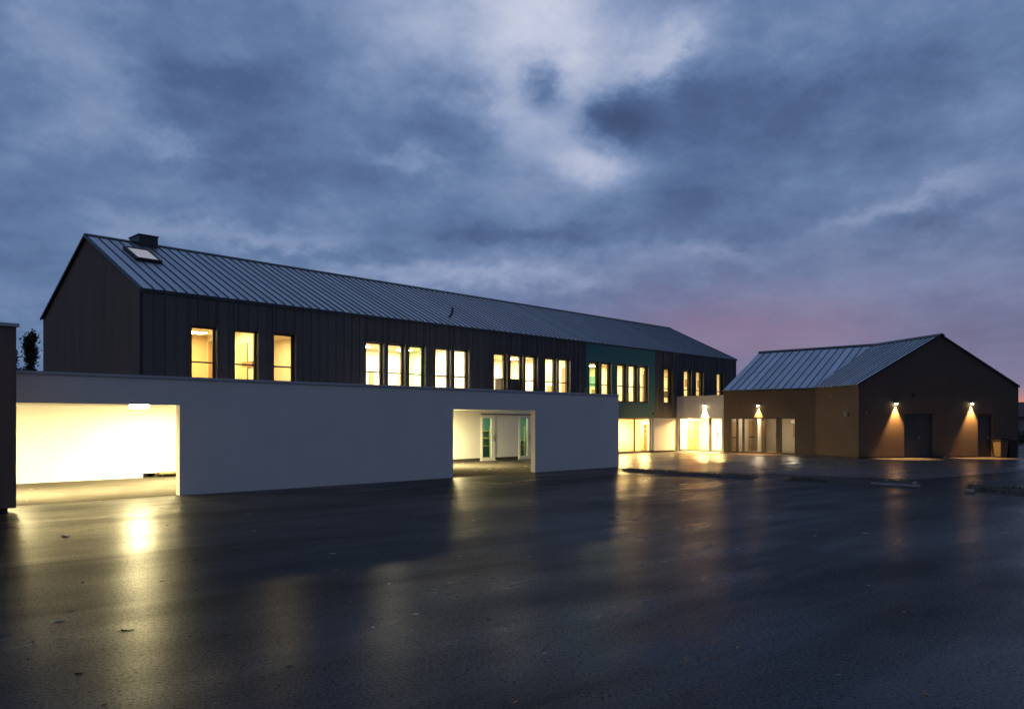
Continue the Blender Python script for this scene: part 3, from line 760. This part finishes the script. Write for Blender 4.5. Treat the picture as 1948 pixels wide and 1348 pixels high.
# glazed front of the annexe
posts = [(1386, 1391), (1400, 1403.5), (1411.5, 1415), (1448, 1455), (1476, 1486), (1511.5, 1513)]
gh = []
for i in range(len(posts) - 1):
    gh.append((FK.hit(posts[i][1]), FK.hit(posts[i + 1][0]), 0.10, 2.0))
gf = MB(FK); gf.holes(gl0 + 0.002, gl1 - 0.002, 0.042, 2.078, 0.02, 0.12, gh)
gfo = gf.build('glazed_front', M['alu_dark'], ax_)
for h in gh: MB(FK).box(h[0], h[1], 0.07, 0.08, h[2], h[3]).build('pane', M['glass'], gfo)
MB(FK).tube([(FK.hit(1477), -0.05, 0.9), (FK.hit(1477), -0.05, 1.25)], 0.018, 8).build('handle', M['black'], gfo)
AH = 4.2
hw = MB(FK); hw.box(W0 + 0.2, KA + 0.2, AH, AH + 0.1, 0.0, 2.6); hw.box(KA + 0.1, KA + 0.2, 0.25, AH, 0, 2.6); hw.box(W0 + 0.21, W0 + 0.25, 0.25, AH - 0.01, 0.041, 2.399)
hw.build('interior_wall', M['hall'], ax_)
MB(FK).box(FK.hit(1446, 2.2), FK.hit(1441, 2.2), 2.2, 2.4, 0.041, 2.399).build('column', M['cream'], ax_)
MB(FK).box(W0 + 0.2, KA + 0.1, 0.22, AH, 2.4, 2.5).build('interior_ceiling', M['cream'], ax_)
MB(FK).box(W0 + 0.2, KA + 0.1, 0.22, AH, 0.0, 0.04).build('interior_floor', M['floor_in'], ax_)
def kb(px, ap): h0, h1 = FK.hit(px, 0), FK.hit(px, 1); return (ap - h0) / (h1 - h0)
for p0, p1, z0, z1 in ((1391.6, 1399.6, 0.05, 1.85), (1424, 1434, 0.05, 1.9)):
    b0, b1 = sorted((kb(p0, W0 + 0.25), kb(p1, W0 + 0.25)))
    d_o = MB(FK).box(W0 + 0.252, W0 + 0.29, max(b0, 0.28), b1, z0, z1).build('interior_door', M['wood'], ax_)
    MB(FK).box(W0 + 0.291, W0 + 0.31, max(b0, 0.28) + 0.03, b1 - 0.03, 0.85, 0.93).build('door_rail', M['black'], d_o)
for px, b in ((1394, 1.4), (1443, 1.7), (1509, 1.6)):
    aa = FK.hit(px, b)
    l = MB(FK).tube([(aa, b, 2.30), (aa, b, 2.399)], 0.16, 16).build('ceiling_lamp', M['white_trim'], ax_)
    MB(FK).tube([(aa, b, 2.24), (aa, b, 2.298)], [0.10, 0.14], 16).build('diffuser', emit('lit hall lamp', (1, 0.82, 0.55), 240), l)
bq = FK.hit(1500, 3.6)
t = empty('coat_rack', FK(bq, 4.1, 0.04), 'low wooden coat rack with orange bag at the back of the annexe hall', 'rack')
MB(FK).box(bq, bq + 0.9, 3.95, AH - 0.01, 1.75, 1.95).build('rail', M['paper'], t)
for k in range(3): MB(FK).box(bq + 0.1 + k * 0.3, bq + 0.24 + k * 0.3, 3.98, 4.1, 0.9, 1.7).build('coat', M['wood'], t)
MB(FK).box(bq + 0.3, bq + 0.7, 3.8, 4.1, 0.45, 0.8).build('bag', M['header'], t)

# ------------------------------------------------------------------ brown building at the left edge
bx, by = at(31, 975)
FB = Frame(bx, by, 0.693, 0.721)
bl = empty('timber_building', FB(-2, 0, 0), 'brown timber clad flat roofed building cut off at the left edge of the picture', 'building')
BH = H_CAM + (HOR - 622) / F_PX * by
MB(FB).box(-6.0, 0.0, 0.0, 9.2, 0.10, BH).build('wall', M['tan_dark'], bl)
MB(FB).box(-6.0, -0.12, 0.12, 9.1, 0.0, 0.098).build('plinth', M['plinth'], bl)
MB(FB).box(-6.1, 0.045, -0.045, 9.25, BH + 0.002, BH + 0.07).build('coping', M['coping'], bl)

# ------------------------------------------------------------------ covered playground: white wall with two openings
sh = empty('playground_shelter', FW(4, 0, 0), 'long white rendered shelter wall with two lit openings in front of the school', 'shelter')
WL, WR = -3.80, FW.hit(1177)
o2a, o2b = FW.hit(862), FW.hit(1018)
WT, OT = 2.86, 2.225
MB(FW).holes(WL, WR, 0.0, WT, 0.0, 0.22, [(WL - 1, 0.0, -1, OT), (o2a, o2b, -1, OT)]).build('wall', M['white'], sh)
MB(FW).box(WL, WR + 0.03, -0.035, 0.26, WT + 0.002, WT + 0.065).build('coping', M['coping'], sh)
def fpt(a, b, z): return FM(a, b, z)
cA, cB = FW(WL + 0.02, 0.222, 0), FW(WR - 0.02, 0.222, 0)
aC = (cB[0] - FM.o[0]) * FM.a[0] + (cB[1] - FM.o[1]) * FM.a[1]
aL = -5.9
cC, cD = FM(aC, -0.06, 0), FM(aL, -0.06, 0)
ce = MB()
ce.prism([(cA[0], cA[1], 2.32), (cB[0], cB[1], 2.32), (cC[0], cC[1], 2.32), (cD[0], cD[1], 2.32)], (0, 0, 0.38))
ce.build('ceiling', M['white'], sh)
MB(FM).box(aL, -0.003, 0.0, 0.2, 0.0, 2.7).build('rear_wall', M['white'], sh)
slab = MB()
f0, f1 = FW(WL, 0.03, 0), FW(WR - 0.05, 0.03, 0)
f2, f3 = FM(aC, -0.10, 0), FM(aL, -0.01, 0)
slab.poly([(f0[0], f0[1], 0.005), (f1[0], f1[1], 0.005), (f2[0], f2[1], 0.005), (f3[0], f3[1], 0.005)])
tag(slab.build('pavement', M['slab']), 'pale damp concrete floor under the playground shelter', kind='structure')
# a short dark bench rail at the foot of the back wall
ba = fx(298)
bn = empty('low_bench', FM(ba + 0.8, -0.2, 0), 'low dark bench at the foot of the white back wall inside the left opening', 'bench')
MB(FM).box(ba, ba + 2.2, -0.26, -0.02, 0.11, 0.16).build('seat', M['wood'], bn)
for x in (ba + 0.08, ba + 1.1, ba + 2.05): MB(FM).box(x, x + 0.06, -0.22, -0.06, 0.006, 0.11).build('leg', M['black'], bn)

# ------------------------------------------------------------------ lamps
em_sh = emit('lit shelter lamp', (1.0, 0.83, 0.40), 1700)
em_rim = emit('lit lamp rim', (1.0, 0.83, 0.40), 300)
em_soft = emit('dimmer lit shelter lamp', (1.0, 0.83, 0.40), 1000)
em_soft_rim = emit('dimmer lamp rim', (1.0, 0.83, 0.40), 110)
def shelter_lamp(x, y, label, e0=em_sh, e1=em_rim):
    t = empty('ceiling_lamp', (x, y, 2.32), label, 'lamp', 'round lamps under the shelter ceiling')
    MB().tube([(x, y, 2.27), (x, y, 2.318)], 0.26, 24).build('base', M['white_trim'], t)
    MB().tube([(x, y, 2.20), (x, y, 2.268)], [0.235, 0.25], 24).build('rim', e1, t)
    MB().tube([(x, y, 2.183), (x, y, 2.198)], [0.19, 0.225], 24).build('diffuser', e0, t)
lx, ly = (265 - CX) / F_PX * 21.0, 21.0
shelter_lamp(lx, ly, 'round ceiling lamp peeping under the lintel of the left opening', em_soft, em_soft_rim)
p = FW(FW.hit(335, 4.4) + 0.45, 4.4, 0); shelter_lamp(p[0], p[1], 'added unseen ceiling lamp that brightens the back wall, just right of the left opening')  # unseen lamp added to brighten the back wall of the shelter
p = FW(-4.3 + 0.2, 2.6, 0); shelter_lamp(-12.35, 18.9, 'round ceiling lamp hidden behind the brown building at the left')
p = FW(FW.hit(862, 5.4) - 0.40, 5.4, 0); shelter_lamp(p[0], p[1], 'round ceiling lamp behind the white wall left of the small opening')
em_bulb = emit('lit bulb', (1, 0.80, 0.46), 45)
def wall_lamp(F, a, z, label, power, half, colr=(1, 0.49, 0.14)):
    t = empty('wall_lamp', F(a, 0, z), label, 'lamp', 'downlight wall lamps')
    MB(F).box(a - 0.05, a + 0.05, -0.03, -0.003, z - 0.05, z + 0.09).build('bracket', M['black'], t)
    MB(F).tube([(a, -0.02, z + 0.06), (a, -0.06, z + 0.07)], 0.015, 8).build('arm', M['black'], t)
    MB(F).tube([(a, -0.085, z + 0.09), (a, -0.085, z + 0.06), (a, -0.085, z - 0.0)], [0.03, 0.06, 0.078], 18).build('shade', M['grey'], t)
    MB(F).tube([(a, -0.085, z - 0.055), (a, -0.085, z - 0.04), (a, -0.085, z - 0.002)], [0.03, 0.055, 0.068], 16).build('bulb', em_bulb, t)
    ld = bpy.data.lights.new('lamp_light', 'SPOT'); ld.energy = power; ld.color = colr
    ld.spot_size = R(half * 2); ld.spot_blend = 0.5; ld.shadow_soft_size = 0.04
    lo = bpy.data.objects.new('lamp_light', ld); link(lo, t); lo.location = Vector(F(0, -0.065, 0)) - Vector(F(0, 0, 0)) + Vector((0, 0, -0.062))
    lo.rotation_euler = (R(-11), 0, math.atan2(F.a[1], F.a[0]))
wall_lamp(FK, FK.hit(1341), FK.zat(1341, 771), 'wall lamp on the white entrance block, brightest of the four', 3800, 30, (1, 0.72, 0.38))
wall_lamp(FK, FK.hit(1443), FK.zat(1443, 771), 'wall lamp above the glass doors of the tan annexe', 2500, 33)
wall_lamp(FG, FG.hit(1703), FG.zat(1703, 767), 'wall lamp left of the double steel door on the gable end', 2500, 33)
wall_lamp(FG, FG.hit(1847), FG.zat(1847, 767), 'wall lamp left of the narrow door on the gable end', 2500, 33)
# small fittings on the walls
def fitting(F, px, py, name, label, cat, s=0.09, mat='grey'):
    a, z = F.hit(px), F.zat(px, py)
    t = empty(name, F(a, 0, z), label, cat)
    MB(F).box(a - 0.03, a + 0.03, -0.07, -0.003, z - 0.03, z + 0.03).build('bracket', M['black'], t)
    MB(F).box(a - s, a + s, -0.16, -0.071, z - s, z + s).build('housing', M[mat], t, bevel=0.012)
    MB(F).tube([(a, -0.166, z), (a, -0.161, z)], s * 0.6, 14).build('lens', M['black'], t)
fitting(FM, 1240, 786, 'security_camera', 'small dark security camera under the teal wall beside the white panel', 'camera', 0.07, 'black')
fitting(FS, 1613, 787, 'motion_sensor', 'pale box shaped motion sensor near the corner of the tan annexe', 'sensor', 0.10)
fitting(FG, 1645, 785, 'wall_socket', 'tiny pale fitting at the left end of the tan gable wall', 'fitting', 0.035)

# ------------------------------------------------------------------ ground lightened to carry the lamp pools by the entrance and the annexe
ap = MB()
o0, o1 = at(1170, 889.5), at(1745, 912.0)
pts = [FM(glz0 - 1.2, -0.01, 0), FM(LINK_A - 0.02, -0.01, 0), FK(KA, -0.01, 0), FS(SL_, -0.01, 0), FG(0.05, -0.01, 0), FG(GW + 2.5, -0.01, 0), FG(GW + 2.5, -4.5, 0), (o1[0], o1[1], 0), (o0[0], o0[1], 0)]
ap.poly([(p[0], p[1], 0.005) for p in pts][::-1])
tag(ap.build('pavement', M['lightened_ground']), 'damp ground lightened to show the lamp pools in front of the entrance and the annexe', kind='structure')

# ------------------------------------------------------------------ waste container by the gable end
def wheelie(px0, px1, h, mat, label):
    b0 = -0.80; c0, c1 = FG.hit(px0, b0), FG.hit(px1, b0)
    t = empty('waste_bin', FG((c0 + c1) / 2, b0 + 0.3, 0), label, 'bin', 'waste bins by the gable wall')
    lo = [(c0 + 0.04, b0 + 0.06, 0.05), (c1 - 0.04, b0 + 0.06, 0.05), (c1 - 0.04, b0 + 0.46, 0.05), (c0 + 0.04, b0 + 0.46, 0.05)]
    hi = [(c0, b0, h), (c1, b0, h), (c1, b0 + 0.54, h), (c0, b0 + 0.54, h)]
    bd = MB(FG); bd.v += [FG(*p) for p in lo + hi]
    bd.f += [list(q) for q in ((0, 3, 2, 1), (4, 5, 6, 7), (0, 1, 5, 4), (1, 2, 6, 5), (2, 3, 7, 6), (3, 0, 4, 7))]
    bd.build('body', M[mat], t, bevel=0.015)
    l = MB(FG); l.prism([(c0 - 0.02, b0 - 0.03, h + 0.002), (c0 - 0.02, b0 + 0.57, h + 0.002), (c0 - 0.02, b0 + 0.55, h + 0.07), (c0 - 0.02, b0 + 0.2, h + 0.08), (c0 - 0.02, b0 - 0.02, h + 0.035)], (c1 - c0 + 0.04, 0, 0))
    l.build('lid', M['black'], t)
    for x in (c0 + 0.04, c1 - 0.04): MB(FG).tube([(x - 0.025, b0 + 0.48, 0.09), (x + 0.025, b0 + 0.48, 0.09)], 0.088, 16).build('wheel', M['black'], t)
    MB(FG).tube([(c0 + 0.03, b0 + 0.60, h - 0.03), (c1 - 0.03, b0 + 0.60, h - 0.03)], 0.014, 8).build('handle', M['black'], t)
wheelie(1904, 1919, 0.86, 'bin', 'tan wheeled waste bin beside the narrow door, left of the black bin')
wheelie(1921, 1936, 0.90, 'black', 'black wheeled waste bin at the right end of the gable wall')
st = FG.hit(1790); s_ = empty('door_stop', FG(st, -0.25, 0), 'small grey stone lying by the gable wall between the two doors', 'stone')
def rock(x, y, z, r, rnd):
    m_ = MB(); n = 7; rows = [(0.0, 0.75), (0.45, 1.0), (0.8, 0.7), (1.0, 0.25)]
    for h, k in rows:
        for j in range(n):
            a = 2 * math.pi * j / n; q = r * k * rnd.uniform(0.75, 1.15)
            m_.v.append((x + q * math.cos(a), y + q * math.sin(a), z + h * r * rnd.uniform(0.8, 1.1)))
    for k in range(3):
        for j in range(n): m_.f.append([k * n + j, k * n + (j + 1) % n, (k + 1) * n + (j + 1) % n, (k + 1) * n + j])
    m_.f.append([3 * n + j for j in range(n)])
    return m_
p = FG(st, -0.25, 0); rock(p[0], p[1], 0.0, 0.09, random).build('stone', M['kerb'], s_)

# ------------------------------------------------------------------ planting strips across the yard
def strip(name_label, front, back, kerbs, green, seed):
    rnd = random.Random(seed)
    (xa, ya), (xb, yb) = at(*front[0]), at(*front[1])
    (xc, yc), (xd, yd) = at(*back[0]), at(*back[1])
    t = empty('planting_bed', ((xa + xb) / 2, (ya + yb) / 2, 0), name_label, 'planting bed', 'planting strips across the yard')
    nu, nv = 60, 10
    m_ = MB()
    for iu in range(nu + 1):
        u = iu / nu
        for iv in range(nv + 1):
            v = iv / nv
            fxx, fyy = xa + (xb - xa) * u, ya + (yb - ya) * u
            bxx, byy = xc + (xd - xc) * u, yc + (yd - yc) * u
            x, y = fxx + (bxx - fxx) * v, fyy + (byy - fyy) * v
            edge = min(1, min(v, 1 - v) * 4) * min(1, min(u, 1 - u) * 12)
            z = 0.004 + edge * (0.03 + 0.02 * math.sin(u * 17 + seed) * math.sin(v * 5 + u * 9) + rnd.uniform(0, 0.03))
            jx = rnd.uniform(-0.07, 0.07)
            m_.v.append((x + jx, y + rnd.uniform(-0.05, 0.05), z))
    for iu in range(nu):
        for iv in range(nv):
            k = iu * (nv + 1) + iv; m_.f.append([k, k + nv + 1, k + nv + 2, k + 1])
    m_.build('soil', M['soil'], t)
    # weeds and low grass: many small blades in one part
    gm = MB()
    for _ in range(green):
        u, v = rnd.random(), rnd.random() ** 1.3
        fxx, fyy = xa + (xb - xa) * u, ya + (yb - ya) * u
        bxx, byy = xc + (xd - xc) * u, yc + (yd - yc) * u
        x, y = fxx + (bxx - fxx) * (0.06 + 0.88 * v), fyy + (byy - fyy) * (0.06 + 0.88 * v)
        if math.sin(x * 3.1 + seed) + math.sin(y * 4.3) < -0.3: continue
        h = rnd.uniform(0.01, 0.06); a = rnd.uniform(0, 6.28); l = rnd.uniform(-0.05, 0.05)
        gm.poly([(x - 0.012 * math.cos(a), y - 0.012 * math.sin(a), 0.03), (x + 0.012 * math.cos(a), y + 0.012 * math.sin(a), 0.03), (x + l, y + l * 0.6, 0.05 + h)])
    go = gm.build('weeds', M['grass'], t); go['kind'] = 'stuff'
    for (p0, p1) in kerbs:
        (x0, y0), (x1, y1) = at(*p0), at(*p1)
        F = Frame(x0, y0, x1 - x0, y1 - y0); L = math.hypot(x1 - x0, y1 - y0)
        n = max(1, int(round(L / 1.0)))
        for k in range(n):
            MB(F).box(k * L / n + 0.006, (k + 1) * L / n - 0.006, 0.0, 0.10, 0.0, 0.085 + rnd.uniform(-0.006, 0.006)).build('kerb_stone', M['kerb'], t, bevel=0.012)
    for _ in range(2):
        u, v = rnd.random(), rnd.uniform(0.1, 0.9)
        fxx, fyy = xa + (xb - xa) * u, ya + (yb - ya) * u
        bxx, byy = xc + (xd - xc) * u, yc + (yd - yc) * u
        rock(fxx + (bxx - fxx) * v, fyy + (byy - fyy) * v, 0.04, rnd.uniform(0.04, 0.08), rnd).build('stone', M['kerb'], t)
strip('bare dark planting strip in front of the lit entrance, left of the other strips', [(1186, 898), (1428, 912)], [(1178, 890.5), (1452, 906)], [], 250, 3)
strip('planting strip with pale concrete kerb in front of the gable end, between the others', [(1488, 915), (1749, 927.5)], [(1508, 909), (1745, 915)], [((1655, 922), (1749, 927.5))], 900, 5)
strip('planting strip with a kerb running out of the picture at the right edge', [(1836, 935), (2060, 953)], [(1843, 921), (2050, 935)], [((1836, 936), (1852, 937.2))], 900, 8)

# ------------------------------------------------------------------ trees behind, far house and hedge
def tree(x, y, h, wd, label, seed, n=14000):
    rnd = random.Random(seed)
    t = empty('poplar_tree', (x, y, 0), label, 'tree', 'trees behind the shelter')
    tr = MB(); tr.tube([(x, y, 0), (x + 0.05, y, h * 0.4), (x - 0.05, y, h * 0.75), (x, y, h * 0.97)], [0.22, 0.15, 0.08, 0.02], 8)
    limbs = []
    for k in range(34):
        z0 = h * rnd.uniform(0.12, 0.93); a = rnd.uniform(0, 6.28); l = wd * 0.8 * (1.12 - z0 / h) * rnd.uniform(0.45, 1.0); up = rnd.uniform(1.8, 3.0) * l
        e = (x + l * math.cos(a), y + l * math.sin(a), min(z0 + up, h * 1.0)); limbs.append(((x, y, z0), e))
        tr.tube([(x, y, z0), ((x + e[0]) / 2, (y + e[1]) / 2, z0 + up * 0.42), e], [0.05, 0.035, 0.012], 5)
    tr.build('trunk', M['bark'], t)
    lf = MB()
    for _ in range(n):
        p0, p1 = rnd.choice(limbs); f = rnd.uniform(0.25, 1.06); sp = 0.10 if rnd.random() < 0.8 else 0.2
        p = [p0[i] + (p1[i] - p0[i]) * f + rnd.gauss(0, sp) for i in range(3)]
        q = Vector((rnd.gauss(0, 1), rnd.gauss(0, 1), rnd.gauss(0, 1))).normalized(); r_ = q.orthogonal().normalized()
        s1, s2 = rnd.uniform(0.05, 0.10), rnd.uniform(0.035, 0.07)
        P = Vector(p); lf.poly([tuple(P - q * s1), tuple(P + r_ * s2), tuple(P + q * s1), tuple(P - r_ * s2)])
    cr = lf.build('crown', M['leaf'], t)
ty = 52.0
tree((58 - CX) / F_PX * ty, ty, H_CAM + (HOR - 634) / F_PX * ty, 1.25, 'dark narrow poplar standing in the gap left of the long school building', 11)
tree((26 - CX) / F_PX * 58, 58, H_CAM + (HOR - 660) / F_PX * 58, 0.9, 'dark narrow tree mostly hidden behind the brown building at the left edge', 12, 6000)
def house(x, y, wx, wy, eave, ridge, label, rz_=0.0):
    F = Frame(x, y, math.cos(rz_), math.sin(rz_))
    t = empty('distant_house', F(wx / 2, wy / 2, 0), label, 'house', 'distant houses beyond the yard')
    hs = [(1.2 + k * 2.6, 2.2 + k * 2.6, 0.9, 2.0) for k in range(int((wx - 1.5) / 2.6))]
    MB(F).holes(0, wx, 0, eave, 0, 0.3, hs).box(0, wx, wy - 0.3, wy, 0, eave).build('wall', M['housewall'], t)
    ge = MB(F)
    for xx in (0.0, wx - 0.3): ge.prism([(xx, 0.302, 0), (xx, wy - 0.302, 0), (xx, wy - 0.302, eave), (xx, wy / 2, ridge), (xx, 0.302, eave)], (0.3, 0, 0))
    ge.build('gable_wall', M['housewall'], t)
    r_ = MB(F)
    for s in (0, 1):
        b0 = -0.4 if s == 0 else wy + 0.4
        r_.prism([(-0.3, b0, eave - 0.2), (-0.3, wy / 2, ridge), (-0.3, wy / 2, ridge + 0.15), (-0.3, b0, eave - 0.05)], (wx + 0.6, 0, 0))
    ro = r_.build('roof', M['rooftile'], t)
    MB(F).box(wx * 0.7, wx * 0.7 + 0.6, wy / 2 - 0.3, wy / 2 + 0.3, ridge - 0.4, ridge + 0.6).build('chimney', M['rooftile'], ro)
    for h in hs:
        wn_ = MB(F).holes(h[0], h[1], h[2], h[3], 0.08, 0.14, [(h[0] + 0.06, h[1] - 0.06, h[2] + 0.06, h[3] - 0.06)]).build('window', M['white_trim'], t)
        MB(F).box(h[0] + 0.06, h[1] - 0.06, 0.1, 0.11, h[2] + 0.06, h[3] - 0.06).build('pane', M['darkglass'], wn_)
house(54.0, 86, 13, 8, 2.5, 4.0, 'low distant house with dark red roof at the right edge behind the annexe', 0.05)
hd = MB(); rnd = random.Random(4)
for _ in range(9000):
    x = rnd.uniform(40, 75); z = rnd.uniform(0.0, 1.5) ** 1.0; y = 66 + rnd.uniform(-0.6, 0.6)
    z *= 0.85 + 0.2 * math.sin(x * 1.7)
    q = Vector((rnd.gauss(0, 1), rnd.gauss(0, 1), rnd.gauss(0, 1))).normalized(); r_ = q.orthogonal().normalized(); P = Vector((x, y, z + 0.05))
    hd.poly([tuple(P - q * 0.14), tuple(P + r_ * 0.09), tuple(P + q * 0.14), tuple(P - r_ * 0.09)])
tag(hd.build('hedge', M['leaf']), 'dark low hedge beyond the yard at the right edge', 'hedge')

# ------------------------------------------------------------------ fallen leaves and scraps on the asphalt
def leaf_mesh(name, mat, lobes, seed):
    rnd = random.Random(seed); n = 18; m_ = MB()
    m_.v.append((0, 0, 0.012))
    for k in range(n):
        a = 2 * math.pi * k / n
        r_ = (0.62 + 0.38 * math.cos(a) ** 2) * (1 + 0.2 * math.cos(lobes * a)) * rnd.uniform(0.88, 1.1)
        m_.v.append((r_ * math.cos(a), 0.62 * r_ * math.sin(a), 0.004 + rnd.uniform(0.0, 0.22) * (k % 3 != 0)))
    for k in range(n): m_.f.append([0, 1 + k, 1 + (k + 1) % n])
    m_.box(-1.5, -0.85, -0.02, 0.02, 0.004, 0.03)
    return m_.mesh(name, mat)
lms = {k: [leaf_mesh('fallen_leaf', M[k], l, s) for l, s in ((3, 1), (5, 2), (7, 3))] for k in ('dead', 'pale', 'orange')}
def leaf(px, py, size_px, mat, label, group=None, idx=None):
    x, y = at(px, py); s = size_px * 0.64 / F_PX * y
    o = bpy.data.objects.new('fallen_leaf', lms[mat][random.randrange(3) if idx is None else idx]); C.objects.link(o)
    o.location = (x, y, 0.002); o.scale = (s, s, s); o.rotation_euler = (0, 0, random.uniform(0, 6.28))
    tag(o, label, 'leaf', group)
leaf(241, 1199, 20, 'dead', 'largest dark brown fallen leaf in the bright reflection at the lower left', idx=0)
leaf(980, 1335, 11, 'orange', 'orange fallen leaf at the bottom middle of the picture', idx=1)
leaf(1763, 1321, 10, 'orange', 'yellow orange fallen leaf at the bottom right of the picture', idx=2)
leaf(112, 1181, 17, 'pale', 'largest pale fallen leaf at the lower left of the reflection', idx=1)
leaf(125, 1020, 22, 'pale', 'pale flat scrap lying below the left opening', idx=2)
for px, py, s in ((157, 1108, 10), (149, 1281, 13), (54, 1253, 9), (62, 1221, 9), (45, 1030, 8), (348, 1068, 7), (371, 1065, 8), (309, 1105, 8), (372, 1122, 7), (199, 1340, 10), (318, 999, 7), (345, 1003, 7), (135, 1163, 10), (89, 1082, 7), (431, 1208, 9), (720, 1064, 10), (907, 1094, 7), (965, 1110, 6), (930, 1179, 8), (1005, 1015, 6), (1361, 935, 6), (550, 1266, 10), (780, 980, 7)):
    leaf(px, py, s, 'dead', 'small dark fallen leaf on the wet asphalt of the yard', 'small dark fallen leaves')
for px, py, s in ((473, 977, 6), (484, 1010, 8), (571, 973, 5), (606, 998, 5), (634, 1053, 9), (638, 1084, 7), (790, 1168, 9), (740, 1110, 6), (666, 1144, 5), (900, 990, 7), (875, 1058, 5), (1008, 1058, 6), (710, 1193, 7), (1036, 1242, 6), (1645, 1014, 8), (1549, 1019, 6), (1909, 1014, 10), (1652, 1113, 7), (1720, 1163, 6), (1552, 1016, 5), (1595, 1283, 6), (1553, 889, 6), (905, 896, 6), (930, 892, 7), (958, 893, 6), (1000, 886, 6), (850 + 30, 880, 5), (60, 930, 6), (190, 953, 6), (50, 952, 6)):
    leaf(px, py, s, 'pale', 'small pale fallen leaf on the ground of the yard', 'small pale fallen leaves')
